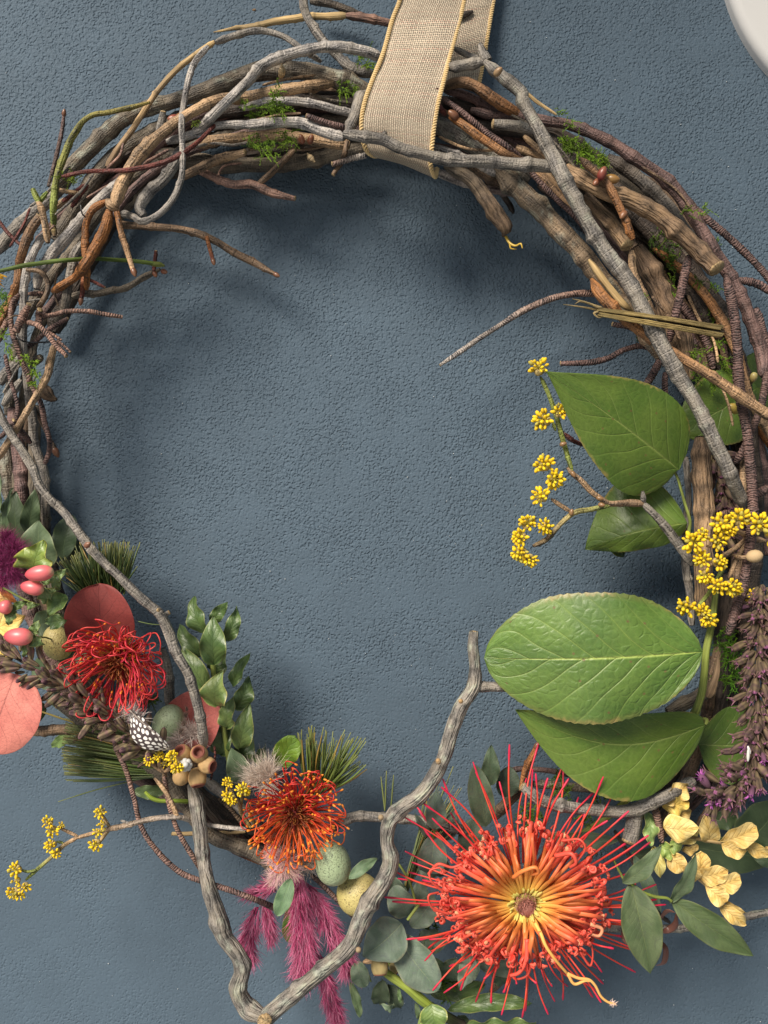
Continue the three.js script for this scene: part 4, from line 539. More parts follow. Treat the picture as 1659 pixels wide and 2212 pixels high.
{
  const t = thing('flowering_twig', 'slender pale twig with small yellow tufts stretching out at the lower left', 'flowering twig'), bt = (c, s) => branch(t, c, s, { name: 'twig' });
  bt('pale>tan', 'I 1480,490,60,14 1350,478 1200,455 1060,418,70,17 900,432 740,472,72,18 650,490 560,515,72,13 460,545,74,12'); bt('tan>stem', 'I 460,545,74,14 390,585 310,655,76,12 225,730 155,795,78,10'); bt('tan', 'I 1068,425,70,16 1020,310 975,240 930,185,68,11'); bt('tan', 'I 990,150,64,20 985,190,64,14 990,260'); bt('tan', 'I 470,535,74,11 410,505 350,480,76,9'); bt('straw', 'I 660,488,72,14 625,530 600,570,74,12'); bt('straw', 'I 660,480,72,11 625,430 610,400,74,9'); bt('stem', 'I 215,735,78,9 165,745 130,735,78,8'); bt('pale', 'I 770,455,72,8 725,438,72,7'); bt('stem', 'I 380,575,74,9 340,565');
  for (const c of [['I', 292, 448, 78, 42, -0.3, -0.4], ['I', 315, 497, 78, 44, 0.1, 0.5], ['I', 368, 468, 76, 22, 0.5, -0.6], ['I', 602, 390, 78, 44, 0.2, -0.4], ['I', 612, 465, 76, 34, 0, 0, 0], ['I', 590, 510, 78, 38, 0, 0.1, 0.4], ['I', 576, 578, 78, 46, -0.1, 0.5], ['I', 310, 585, 78, 46, -0.5, 0.1], ['I', 340, 632, 78, 40, 0, 0.5, 0.6], ['I', 98, 735, 80, 52, -0.4, -0.3], ['I', 100, 800, 80, 38, 0, 0, 0], ['I', 85, 868, 80, 46, -0.5, 0.4], ['I', 150, 835, 80, 40, 0.3, 0.5], ['I', 118, 885, 80, 36, 0.3, 0.7]]) cluster(t, c[0], c[1], c[2], c[3], c[4], c[5], c[6], (c[7] ?? 1) * 0.5); place(t);
}
{
  const t = thing('flowering_twig', 'few small yellow tufts tucked against the brown nut capsules', 'flowering twig'); for (const s of ['I 985,150,66,16 960,110 955,70,76,10', 'I 985,150,66,14 930,110 905,85,74,10', 'I 990,150,66,16 1030,120 1045,90,74,12']) branch(t, 'tan', s, { name: 'twig' });
  for (const c of [['I', 900, 75, 82, 38, -0.2, 0], ['I', 955, 55, 82, 34, 0.2, -0.4], ['I', 1035, 62, 86, 46, -0.2, -0.4], ['I', 1062, 112, 88, 46, 0.1, 0.4], ['I', 985, 100, 78, 30, 0, 0, 0]]) cluster(t, ...c); const g = new GB(), c0 = [1115, 105]; for (let i = 0; i < 8; i++) { const a = i * 0.9, q = i ? 22 : 0; g.blob(at('I', c0[0] + Math.cos(a) * q, c0[1] + Math.sin(a) * q, 84 + (i ? 0 : 3)), V(0, 0, 1), 0.0019, 0.0017, [0.52, 0.52, 0.5], 9, 7); } part('grey_berries', g.build(), M.plain, t); place(t);
}
{
  const t = thing('flowering_twig', 'three golden tufts on a short brown twig left of the small orange bloom', 'flowering twig'); for (const s of ['J 400,480,66,14 345,400 330,340,72,12 300,300', 'J 340,360,70,10 345,300 345,270,74,9', 'J 310,310,72,9 275,250 265,220,74,8', 'J 420,460,60,12 395,400 385,340']) branch(t, 'olive>brown', s, { name: 'twig' });
  for (const c of [['J', 260, 215, 80, 36, 0, -0.3], ['J', 265, 290, 80, 44, -0.3, 0.1], ['J', 285, 315, 80, 36, 0, 0.5], ['J', 345, 255, 80, 46, 0.2, -0.2], ['J', 375, 270, 78, 26, 0.7, 0.4]]) cluster(t, ...c); place(t);
}

// ---------------------------------------------------------------- pincushion flowers
function pincushion(label, tl, cx, cy, z, rp, axis, o) { // looping styles with orange pollen tips round a dome
  const t = thing('pincushion_flower', label, 'flower'), c = at(tl, cx, cy, z), rad = px(tl, rp, z), ax = V(axis[0], -axis[1], axis[2]).normalize(), keep = R; R = rng(o.seed);
  const s1 = V(0, 0, 1).cross(ax).normalize(), s2 = ax.clone().cross(s1), dir = (ct, th) => { const sn = Math.sqrt(Math.max(0, 1 - ct * ct)); return ax.clone().multiplyScalar(ct).addScaledVector(s1, Math.cos(th) * sn).addScaledVector(s2, Math.sin(th) * sn); };
  { const g = new GB(); g.blob(c.clone().addScaledVector(ax, -rad * 0.12), ax, rad * 0.34, rad * 0.3, q => mixc([0.3, 0.2, 0.04], o.heart, sst(0.4, 0.9, q)), 20, 14); part('flower_head', g.build(), M.plain, t); }
  { const g = new GB(); for (let i = 0; i < 260; i++) { const ct = 1 - (i + 0.5) / 260 * 1.25, d = dir(ct, i * 2.4 + rr(-0.2, 0.2)), p = c.clone().addScaledVector(d, rad * 0.26), l = rad * rr(0.12, 0.26), e = V(rr(-1, 1), rr(-1, 1), rr(-0.5, 1)).multiplyScalar(rad * 0.07), col = mulc(mixc(ct > 0.6 ? o.heart : [0.55, 0.2, 0.03], [0.62, 0.3, 0.05], R() * (ct > 0.6 ? 0.4 : 1)), rr(0.6, 1.1)); g.tube([p, p.clone().addScaledVector(d, l * 0.6), p.clone().addScaledVector(d, l).add(e)], q => rad * 0.018 * (1.1 - 0.5 * q), 4, () => col); } stuff(part('perianth', g.build(), M.petal, t)); }
  for (let i = 0; i < o.n; i++) {
    const f = (i + 0.5) / o.n, ct = mix(o.top, o.low, Math.pow(f, o.pow || 0.8)), th = i * 2.39996 + rr(-0.15, 0.15), d = dir(ct, th), tg = d.clone().cross(ax).normalize(), out = d.clone().addScaledVector(ax, -d.dot(ax)).normalize(); if (ct > 0.98) out.copy(s1);
    const l = rad * rr(0.76, 1.1), sw = tg.clone().multiplyScalar(rad * rr(-0.34, 0.34)), hk = o.hook * (o.warm ? rr(0, 1.7) : rr(0.6, 1.3)), P = [c.clone().addScaledVector(d, rad * 0.22), c.clone().addScaledVector(d, l * 0.5).addScaledVector(out, rad * 0.08).addScaledVector(sw, 0.3)];
    P.push(c.clone().addScaledVector(d, l * 0.86).addScaledVector(ax, rad * 0.1).addScaledVector(sw, 0.8)); P.push(c.clone().addScaledVector(d, l).addScaledVector(ax, rad * 0.15 * (1 + hk)).addScaledVector(sw, 1.1)); if (hk > 0.35) { const hh = Math.min(hk, 1.5); P.push(c.clone().addScaledVector(d, l * (1 - 0.06 * hh)).addScaledVector(ax, rad * (0.2 + 0.16 * hh)).addScaledVector(sw, 1.5)); P.push(c.clone().addScaledVector(d, l * (1 - 0.24 * hh)).addScaledVector(ax, rad * (0.2 + 0.1 * hh)).addScaledVector(sw, 1.8)); if (hh > 0.9) P.push(c.clone().addScaledVector(d, l * (1 - 0.3 * hh)).addScaledVector(ax, rad * 0.12 * hh).addScaledVector(sw, 1.9)); }
    const cv = curve(P), pts = cv.getPoints(22), col = mixc(o.c1, o.c2, o.warm ? clamp(0.3 - 0.75 * d.y + rr(-0.25, 0.25)) : R()), g = new GB(); g.tube(pts, q => rad * (o.thick || 0.0145) * (1.12 - 0.35 * q), 6, q => mixc(mulc(col, 0.85), col, q)); const e = pts[22], tdir = e.clone().sub(pts[21]); g.blob(e, tdir, rad * 0.048, rad * 0.024, q => mixc(o.tip, [0.75, 0.28, 0.03], q), 6, 5, 0.15); part('style', g.build(), M.petal, t);
  }
  R = keep; place(t); return t;
}
pincushion('crimson pincushion flower with looping threads in front of the dark red round leaf', 'F', 722, 1010, 62, 290, [0.02, 0.28, 0.95], { seed: 201, n: 150, top: 0.9, low: -0.1, hook: 1.5, heart: [0.34, 0.07, 0.04], c1: [0.56, 0.025, 0.055], c2: [0.64, 0.06, 0.045], tip: [0.78, 0.14, 0.02] });
pincushion('orange red pincushion flower with straighter threads beside the green speckled egg', 'J', 668, 385, 60, 285, [0.05, 0.0, 1], { seed: 202, n: 190, top: 0.9, low: -0.15, hook: 0.55, heart: [0.2, 0.02, 0.02], c1: [0.55, 0.03, 0.022], c2: [0.7, 0.13, 0.02], warm: 1, tip: [0.8, 0.2, 0.02] });
{ // the large open bloom
  const t = thing('red_bloom', 'largest open red and orange bloom with long spidery threads at the lower right', 'flower'), keep = R; R = rng(203);
  const cx = 1135, cy = 1953, pt = (a, r, z) => at('W', cx + Math.cos(a) * r * 1.05, cy + Math.sin(a) * r * (Math.sin(a) > 0 ? 0.76 : 1.0), z), U = px('W', 1, 70);
  { const g = new GB(), c = at('W', cx, cy, 70); g.blob(c, V(0, 0, 1), 0.0075, U * 27, q => mixc([0.5, 0.5, 0.1], [0.27, 0.11, 0.085], sst(0.66, 0.74, q)), 28, 16); part('flower_head', g.build(), M.plain, t); const h = new GB(); for (let i = 0; i < 420; i++) { const a = i * 2.4, r = 24 * Math.sqrt(i / 420); h.hair(at('W', cx + Math.cos(a) * r, cy + Math.sin(a) * r, 77 - r * 0.03), V(rr(-0.6, 0.6), rr(-0.6, 0.6), 1), rr(0.0008, 0.0018), 0.0005, V(rr(-1, 1), rr(-1, 1), 0).multiplyScalar(0.0005), mulc([0.36, 0.15, 0.12], rr(0.5, 1.6)), 2); } stuff(part('centre_hair', h.build(), M.fluff, t)); const k = new GB(); for (let i = 0; i < 90; i++) { const a = rr(0, 6.283); k.blob(at('W', cx + Math.cos(a) * rr(26, 37), cy + Math.sin(a) * rr(25, 35), rr(72, 77)), V(Math.cos(a), -Math.sin(a), rr(0.2, 1.2)), rr(0.0012, 0.003), rr(0.0005, 0.0009), mixc([0.55, 0.55, 0.12], [0.62, 0.5, 0.14], R()), 6, 5); } part('centre_ring', k.build(), M.plain, t); }
  const red = [0.74, 0.085, 0.055], ora = [0.8, 0.235, 0.06], yel = [0.8, 0.5, 0.1];
  for (const [n, z0, lo, hi, zz] of [[60, 75, 126, 170, 87], [60, 70, 126, 174, 77], [56, 62, 126, 172, 65]]) for (let i = 0; i < n; i++) {
    const a = (i + rr(-0.5, 0.5)) / n * 6.283, l = rr(lo, hi), da = rr(-0.12, 0.12), P = [pt(a, 26, z0 - 2), pt(a + da * 0.2 + rr(-0.05, 0.05), 60, z0 + 3 + rr(-2, 2)), pt(a + da * 0.6 + rr(-0.06, 0.06), l * 0.62, zz + rr(-5, 4)), pt(a + da, l * 0.88, zz + rr(-6, 3))];
    const e = pt(a + da, l, zz - 3 + rr(-2, 2)), rad = U * rr(5.5, 10.5), sgn = R() < 0.7 ? 1 : -1, outD = pt(a + da, l + 10, zz).sub(e).setZ(0).normalize(), tilt = rr(-1.6, 1.6), sideD = V(-outD.y, outD.x, 0), up = V(0, 0, sgn).addScaledVector(sideD, tilt).normalize(), turns = rr(0.7, 1.7);
    P.push(e); for (let k = 1; k <= 7; k++) { const q = k / 7 * turns * 6.283, r2 = rad * (1 - 0.5 * k / 7); P.push(e.clone().addScaledVector(outD, Math.sin(q) * r2).addScaledVector(up, (1 - Math.cos(q)) * r2).addScaledVector(sideD, k * U * 0.5)); }
    const w = U * rr(2.9, 5.6), tintk = rr(0.75, 1.15), g = new GB(); g.tube(curve(P).getPoints(40), q => w * (q < 0.12 ? 0.7 + 2.5 * q : 1) * (1 - 0.42 * sst(0.5, 1, q)), 7, q => mulc(q < 0.16 ? mixc(yel, ora, sst(0, 0.16, q)) : mixc(ora, red, sst(0.06, 0.36, q + 0.5 * (tintk - 1))), tintk), 0.5); const m = part('petal_tube', g.build(), M.petal, t);
    if (R() < 0.4) { const h = new GB(), q = P[P.length - 1]; h.blob(q, outD.clone().add(V(0, 0, 0.4)), U * rr(6, 9), U * rr(3.5, 5), c => mixc([0.66, 0.24, 0.12], [0.7, 0.36, 0.2], c), 8, 6); for (let z = 0; z < 26; z++) h.hair(q, V(rr(-1, 1), rr(-1, 1), rr(-0.5, 1)), U * rr(5, 9), 0.00035, V(), [0.75, 0.5, 0.36], 1); part('anther', h.build(), M.fluff, m); }
  }
  for (let i = 0; i < 190; i++) { // the tightly rolled tips crowded round the rim
    const a = rr(0, 6.283), e = pt(a, rr(138, 188), rr(58, 93)), rad = U * rr(3.5, 8), ax = V(rr(-1, 1), rr(-1, 1), rr(-0.4, 1)).normalize(), s1 = ax.clone().cross(V(0.3, 0.2, 1)).normalize(), s2 = ax.clone().cross(s1), ph = rr(0, 6), P = []; for (let k = 0; k <= 9; k++) { const q = ph + k / 9 * rr(4.2, 8), r2 = rad * (1 - 0.06 * k); P.push(e.clone().addScaledVector(s1, Math.cos(q) * r2).addScaledVector(s2, Math.sin(q) * r2).addScaledVector(ax, k * U * 0.7)); }
    const g = new GB(), kk = rr(0.8, 1.15), w = U * rr(2.2, 4); g.tube(curve(P).getPoints(24), q => w * (1.1 - 0.5 * q), 6, q => mulc(mixc([0.66, 0.06, 0.04], [0.78, 0.2, 0.12], q * 0.6), kk), 0.6); part('rolled_tip', g.build(), M.petal, t);
  }
  const lens = a => { const s = Math.sin(a), c = Math.cos(a); return (s > 0 ? mix(c > 0 ? 285 : 290, 222, Math.pow(s, 1.5)) : mix(c > 0 ? 272 : 285, 318, Math.pow(-s, 2))); };
  for (let i = 0; i < 92; i++) {
    const a = (Math.floor(i / 3) * 3 + rr(-1.6, 1.6)) / 92 * 6.283, L = lens(a) * rr(0.78, 1.12), z = rr(50, 84), da = rr(-0.16, 0.16), X = (r, zz, d) => at('W', cx + Math.cos(a + d) * r, cy + Math.sin(a + d) * r, zz);
    const P = [X(90, 64, 0), X(150, 72 + rr(-4, 6), da * 0.2), X(mix(150, L, 0.55), mix(72, z, 0.6) + rr(0, 4), da * 0.55), X(L, z, da)]; const g = new GB(), col = mixc([0.7, 0.07, 0.03], [0.62, 0.03, 0.035], R()), tip = [0.55, 0.012, 0.06], w = U * rr(1.6, 2.3);
    g.tube(curve(P).getPoints(22), q => w * (q > 0.88 ? 1.25 - 4 * Math.pow(q - 0.92, 2) * 50 * 0.35 : 1.1 - 0.25 * q), 6, q => mixc(col, tip, sst(0.72, 0.95, q))); part('style', g.build(), M.petal, t);
  }
  for (const [str, r0, col] of [['K 360,760,92,1 420,700,96 500,720 560,700', 3, red], ['K 480,1000,92 380,960,96 360,890,98 420,870,94', 2.6, red], ['K 450,870,94 370,790,98 370,740,98 430,720', 2.4, red], ['K 870,780,88 930,740,96 1000,720,98 1020,750,96 980,765,92', 4.2, ora], ['K 1120,650,90 1220,640,96 1245,690,96 1210,720,92', 4.4, red], ['K 1160,560,86 1270,555,92 1300,600,92 1250,690,86', 2.4, red], ['K 950,1150,86 945,1270,88 905,1350,88 850,1370,86', 5, red], ['K 1330,1060,84 1400,1090 1385,1130 1330,1120', 4, [0.72, 0.3, 0.16]], ['K 1270,1230,80 1330,1310 1345,1250 1340,1190', 2.4, red], ['K 980,1290,78 950,1370 880,1390 860,1370', 2.6, red]]) { const g = new GB(); g.tube(curve(path(str).map(q => q.p)).getPoints(22), q => U * r0 * (1.1 - 0.4 * q), 6, q => mulc(col, 1.05 - 0.15 * q)); part('petal_tube', g.build(), M.petal, t); }
  { const g = new GB(); g.tube(curve(path('K 1000,1055,86 1035,1120,90 1060,1185,92 1110,1260,92 1190,1355,88').map(q => q.p)).getPoints(24), q => U * 4 * (1 - 0.25 * q), 7, q => mixc([0.8, 0.5, 0.12], [0.8, 0.4, 0.1], q)); for (const s of ['K 1190,1355,88 1260,1385 1325,1395 1360,1430 1395,1495 1440,1530 1480,1540', 'K 1195,1360,88 1235,1420 1300,1400 1330,1402']) g.tube(curve(path(s).map(q => q.p)).getPoints(24), q => U * 3.4 * (1 - 0.3 * q), 7, () => [0.78, 0.42, 0.12]); for (let k = 0; k < 40; k++) g.hair(at('K', 1462 + rr(-20, 20), 1533 + rr(-8, 8), 88), V(rr(-0.6, 1), rr(-1, 0.6), rr(-0.5, 1)), U * 9, 0.0004, V(), [0.72, 0.55, 0.48], 1); part('loose_petal', g.build(), M.plain, t, 'loose yellow strand hanging from the bloom'); }
  R = keep; place(t);
}
// ---------------------------------------------------------------- eggs and nuts
const eggMat = (a, b2, sp, n) => new THREE.MeshPhysicalMaterial({ map: texture(512, 512, (u, v) => { const w = 0.04 * (pnoise(u * 10, v * 10, 10, 10, 90) - 0.5); let c = mixc(a, b2, pnoise(u * 6, v * 4, 6, 4, n)); c = mulc(c, 0.92 + 0.16 * pnoise(u * 60, v * 40, 60, 40, n + 1)); const dens = sst(0.35, 0.75, pnoise(u * 4, v * 4, 4, 4, n + 3)), ca = cells(u * 64 + w * 30, v * 40, 64, 40, n + 2), cb = cells(u * 30, v * 20 + w * 30, 30, 20, n + 4), s1 = ca[2] < 0.12 + 0.5 * dens ? sst(0.26, 0.16, ca[0]) : 0, s2 = cb[2] < 0.05 + 0.25 * dens ? sst(0.24, 0.15, cb[0] + 0.1 * w) : 0; return mixc(c, sp, Math.max(s1, s2) * 0.85); }), roughness: 0.5, clearcoat: 0.12, clearcoatRoughness: 0.45, bumpMap: texture(256, 256, (u, v) => pnoise(u * 90, v * 70, 90, 70, n + 7), false), bumpScale: 0.0002 });
const eggG = eggMat([0.34, 0.43, 0.25], [0.41, 0.5, 0.32], [0.05, 0.05, 0.04], 301), eggY = eggMat([0.5, 0.44, 0.15], [0.56, 0.47, 0.2], [0.1, 0.06, 0.03], 321);
function egg(label, tl, x, y, z, rx, ry, tilt, m) { const t = thing('speckled_egg', label, 'egg'), pr = []; for (let i = 0; i <= 40; i++) { const a = i / 40 * Math.PI, yy = -Math.cos(a); pr.push(new THREE.Vector2(Math.max(0.00001, px(tl, rx, z) * Math.sin(a) * (1 - 0.13 * yy)), px(tl, ry, z) * yy)); } const g = new THREE.LatheGeometry(pr, 48); g.rotateY(tilt * 3 + x); g.rotateX(0.3); g.rotateZ(tilt); const c = at(tl, x, y, z); g.translate(c.x, c.y, c.z); part('shell', g, m, t); place(t); }
egg('dusky green speckled egg behind the spotted feather', 'F', 1015, 1385, 52, 96, 116, -0.35, eggG); egg('pale green speckled egg below the orange red pincushion flower', 'J', 890, 692, 62, 106, 140, 0.15, eggG); egg('yellow egg partly behind the thick heart shaped branch', 'J', 1045, 875, 50, 122, 130, -0.9, eggY); egg('olive yellow speckled egg tucked under the pink berries', 'F', 345, 905, 46, 88, 108, 0.3, eggY);
function nut(parent, tl, x, y, z, r, ax, col = [0.42, 0.27, 0.12]) { // woody capsule with an open mouth
  const R0 = px(tl, r, z), pr = [[0.02, -1.05], [0.3, -1.02], [0.62, -0.85], [0.88, -0.5], [1.0, 0], [0.98, 0.4], [0.86, 0.78], [0.72, 0.98], [0.64, 1.04], [0.56, 1.0], [0.48, 0.86], [0.42, 0.6], [0.36, 0.35], [0.02, 0.3]].map(q => new THREE.Vector2(q[0] * R0, q[1] * R0)); const g = new THREE.LatheGeometry(new THREE.SplineCurve(pr).getPoints(52).map(q => new THREE.Vector2(Math.max(q.x, 0.00001), q.y)), 30), p = g.attributes.position, cs = [], sd = x * 0.13;
  for (let i = 0; i < p.count; i++) { const v = V(p.getX(i), p.getY(i), p.getZ(i)), a = Math.atan2(v.z, v.x), h = v.y / R0, rad = Math.hypot(v.x, v.z) / R0, inner = h > 0.25 && rad < 0.66, k = 1 + (inner ? 0 : 0.05 * (noise(Math.cos(a) * 5 + sd, Math.sin(a) * 5, h * 2) - 0.5) * 2); p.setXYZ(i, v.x * k, v.y, v.z * k); const f = 0.75 + 0.5 * noise(Math.cos(a) * 7 + sd, Math.sin(a) * 7, h * 2.5); const c = inner ? [0.17, 0.05, 0.035] : mixc(mulc(col, f), [0.24, 0.08, 0.05], sst(0.78, 1.0, h)); cs.push(...c); }
  g.setAttribute('color', new THREE.Float32BufferAttribute(cs, 3)); g.computeVertexNormals(); g.applyQuaternion(new THREE.Quaternion().setFromUnitVectors(V(0, 1, 0), V(ax[0], -ax[1], ax[2]).normalize())); const c = at(tl, x, y, z); g.translate(c.x, c.y, c.z); return part('capsule', g, M.plain, parent);
}
{ const t = thing('nut_cluster', 'round cluster of five brown woody seed capsules with dark open mouths', 'seed capsules'); for (const q of [[1098, 42, 76, 52, [-0.35, -0.75, 0.7]], [1195, 42, 78, 52, [0.1, -0.6, 0.9]], [1240, 105, 78, 50, [0.9, 0.1, 0.5]], [1183, 178, 76, 54, [0.2, 0.85, 0.45]], [1088, 172, 74, 52, [-0.3, 0.6, -0.7]]]) nut(t, 'I', ...q); for (const s of ['I 1120,110,70,12 1100,70', 'I 1120,110,70,12 1180,70', 'I 1120,110,70,12 1210,105', 'I 1120,110,70,12 1170,150', 'I 1120,110,70,12 1090,150']) branch(t, 'tan', s, { name: 'stalk' }); place(t); }
{ const t = thing('nut_pair', 'two greenish seed capsules on the thick pale green stem at the bottom', 'seed capsules'); nut(t, 'J', 1172, 1308, 60, 52, [0.05, 0.85, 0.4], [0.38, 0.3, 0.13]); nut(t, 'J', 1262, 1322, 48, 32, [0.7, 0.6, 0.4], [0.42, 0.34, 0.15]); branch(t, 'tan', 'J 1080,1290,50,18 1140,1275,56,18', { name: 'stalk' }); branch(t, 'stem', 'J 1225,1290,44,22 1250,1315,46,24', { name: 'stalk' }); place(t); }
// ---------------------------------------------------------------- pink berries and the leaves round them
{
  const t = thing('berry_sprig', 'pink pointed berries with green sepals on a sprig at the left edge', 'berry sprig');
  for (const [x, y, z, rx, ry, a] of [[355, 460, 88, 132, 72, -0.12], [290, 590, 84, 108, 66, 0.2], [165, 1030, 90, 130, 80, 0.05], [45, 765, 84, 64, 64, 0]]) { const d = V(Math.cos(a), -Math.sin(a), 0.05), g = new GB(); g.blob(at('M', x, y, z), d, px('M', rx, z), px('M', ry, z), q => mixc(mixc([0.55, 0.06, 0.085], [0.72, 0.16, 0.17], sst(0.1, 0.6, q)), [0.7, 0.52, 0.3], sst(0.74, 1, q)), 24, 22, 0.14); g.blob(at('M', x - rx * Math.cos(a), y - rx * Math.sin(a), z), d, px('M', 10, z), px('M', 4, z), [0.2, 0.06, 0.03], 6, 4); part('berry', g.build(), M.waxy, t); }
  const L = (b2, e, w, o) => leaf(t, 'varie', 'M', b2, e, w, { bow: 2, wave: 1.2, name: 'sepal', shape: 'ovate', ...o });
  L([480, 470, 80], [540, 600, 76], 45); L([400, 590, 78], [440, 740, 74], 62, { name: 'leaf' }); L([590, 650, 70], [430, 850, 76], 80, { name: 'leaf', fold: 0.4, cup: 0.3, tint: [0.85, 0.9, 0.8] }); L([420, 640, 70], [540, 600, 74], 26, {}); L([300, 1010, 82], [360, 880, 84], 46); L([290, 1040, 84], [400, 1100, 86], 60); L([270, 1060, 84], [215, 1215, 84], 36); L([105, 780, 80], [250, 710, 78], 36, { tint: [0.7, 0.75, 0.6] }); L([130, 790, 80], [75, 930, 82], 52); L([240, 750, 72], [355, 740, 74], 34); L([590, 880, 66], [420, 900, 60], 70, { name: 'leaf', tint: [0.6, 0.7, 0.65] }); L([470, 540, 70], [600, 420, 72], 50, { name: 'leaf' }); L([455, 500, 74], [390, 560, 74], 40, {});
  stem(t, 'stem', 'M 30,590,70,10 150,660,72 260,715,72 320,735,70'); stem(t, 'stem', 'M 520,600,70,8 420,600,74'); stem(t, 'stem', 'M 300,1030,82,8 420,1040,60 480,1060,50'); place(t);
}
{ const t = thing('scalloped_leaf', 'yellow green leaf with a wavy notched edge above the pink berries', 'leaf'); leaf(t, 'varie', 'M', [330, 470, 66], [385, 165, 74], 175, { shape: 'ovate', bow: 5, wave: 2.5, wf: 3.2, cup: 0.15, tooth: 0.05, tint: [1.35, 1.25, 0.7] }); place(t); }
{ const t = thing('yellow_leaf', 'large pale yellow leaf with a peach tinged lobe at the left edge', 'leaf'); leaf(t, 'cream', 'M', [-90, 1000, 66], [215, 840, 68], 190, { shape: 'ovate', bow: 6, cup: 0.15, wave: 1.5, tint: [1.25, 1.3, 1.2] }); leaf(t, 'cream', 'M', [-60, 1100, 58], [120, 1210, 60], 150, { shape: 'elliptic', tint: [1.25, 1.35, 1.1] }); leaf(t, 'cream', 'M', [-40, 560, 60], [160, 725, 62], 55, { shape: 'lance', tint: [1.1, 0.55, 0.5], label: 'peach coloured lobe' }); leaf(t, 'cream', 'M', [-80, 640, 66], [90, 720, 68], 60, { shape: 'ovate', tint: [1.2, 1.0, 1.0] }); place(t); }
function redLeaf(label, b2, e, w, o) { const t = thing('round_red_leaf', label, 'leaf'); leaf(t, 'red', 'F', b2, e, w, { shape: 'round', fine: 1, bow: 3, wave: 0.8, wf: 1.2, ...o }); place(t); }
redLeaf('dark red round leaf standing behind the crimson pincushion flower', [640, 960, 50], [590, 552, 58], 212, { tint: [0.44, 0.27, 0.3], cup: 0.1 }); redLeaf('light coral red round leaf at the left edge', [95, 1095, 82], [-60, 1570, 84], 235, { cup: -0.06, fold: 0.05, tint: [1.35, 1.7, 1.75] }); redLeaf('dusky pink round leaf behind the lower end of the bare curved branch', [1060, 1530, 40], [1260, 1200, 50], 175, { tint: [0.95, 0.95, 1.05] });
// ---------------------------------------------------------------- gum leaves
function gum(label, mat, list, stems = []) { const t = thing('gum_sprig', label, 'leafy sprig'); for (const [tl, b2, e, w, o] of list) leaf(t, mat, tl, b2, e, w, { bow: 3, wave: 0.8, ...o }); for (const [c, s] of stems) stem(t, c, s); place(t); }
gum('dark gum leaves standing upright at the left edge above the magenta plume', 'dark', [['Q', [90, 1720, 44], [128, 1225, 52], 62, { shape: 'lance', roll: 25 }], ['Q', [285, 1720, 46], [362, 1240, 54], 95, { shape: 'lance', roll: -20 }], ['Q', [190, 1800, 30], [160, 1260, 34], 150, { shape: 'ovate', tint: [0.8, 0.8, 0.85] }], ['Q', [-30, 1520, 50], [5, 1080, 56], 62, { shape: 'ovate', tint: [2, 1.9, 2.2] }], ['Q', [-40, 1760, 40], [60, 1480, 44], 90, { shape: 'ovate' }], ['Q', [640, 1960, 34], [745, 1500, 34], 130, { shape: 'elliptic', tint: [0.7, 0.75, 0.8] }], ['Q', [760, 2050, 30], [830, 1760, 30], 80, { tint: [0.6, 0.6, 0.6] }], ['Q', [430, 2050, 48], [400, 1555, 56], 205, { shape: 'ovate', tint: [1.9, 1.75, 2.1], label: 'lighter grey green leaf' }]]);
gum('dull green gum leaves showing against the wall under the dried flower spike', 'dark', [['F', [440, 1110, 26], [190, 1050, 20], 100, {}], ['F', [500, 1340, 22], [290, 1130, 18], 70, { tint: [1, 1, 1] }], ['F', [90, 1320, 40], [280, 1310, 34], 75, { shape: 'round' }], ['F', [450, 1440, 30], [310, 1530, 24], 34, { shape: 'lance', tint: [2.4, 2.4, 1.6] }], ['F', [540, 1420, 36], [500, 1370, 30], 18, {}], ['F', [520, 900, 40], [380, 1080, 44], 90, { tint: [1.5, 1.5, 1.6] }], ['F', [200, 800, 36], [400, 770, 40], 80, {}], ['I', [1000, 250, 44], [805, 262, 46], 42, { tint: [1.1, 1.1, 0.9] }], ['S', [640, 640, 40], [525, 380, 50], 90, { shape: 'lance', tint: [2.1, 2.0, 2.5] }]], [['brown', 'F 140,1250,30,6 200,1250 330,1252'], ['olive', 'F 220,1310,38,6 320,1345 480,1400']]);
gum('small bluish gum leaf pair between the needles and the big red bloom', 'gum', [['K', [400, 490, 62], [400, 265, 64], 62, { shape: 'elliptic', tint: [1.05, 1.05, 1.1] }], ['K', [372, 540, 58], [275, 390, 64], 26, { shape: 'lance' }], ['K', [395, 520, 56], [365, 760, 48], 88, { shape: 'elliptic', tint: [1.0, 1.0, 1.1] }], ['K', [470, 560, 44], [480, 330, 40], 62, { tint: [0.6, 0.65, 0.65] }]], [['stem', 'K 385,560,54,10 395,500,62,9']]);
gum('upright grey green gum leaves behind the top of the big red bloom', 'gum', [['K', [705, 475, 46], [635, 105, 52], 76, { tint: [0.8, 0.85, 0.7] }], ['K', [720, 230, 36], [735, -20, 38], 55, { shape: 'ovate', tint: [0.75, 0.85, 0.65] }], ['K', [600, 640, 38], [620, 430, 40], 80, { tint: [0.75, 0.8, 0.75] }], ['K', [820, 300, 28], [840, 110, 28], 70, { tint: [0.45, 0.5, 0.45] }], ['L', [760, 560, 40], [300, 520, 44], 50, { shape: 'lance', tint: [0.9, 0.9, 0.8] }]]);
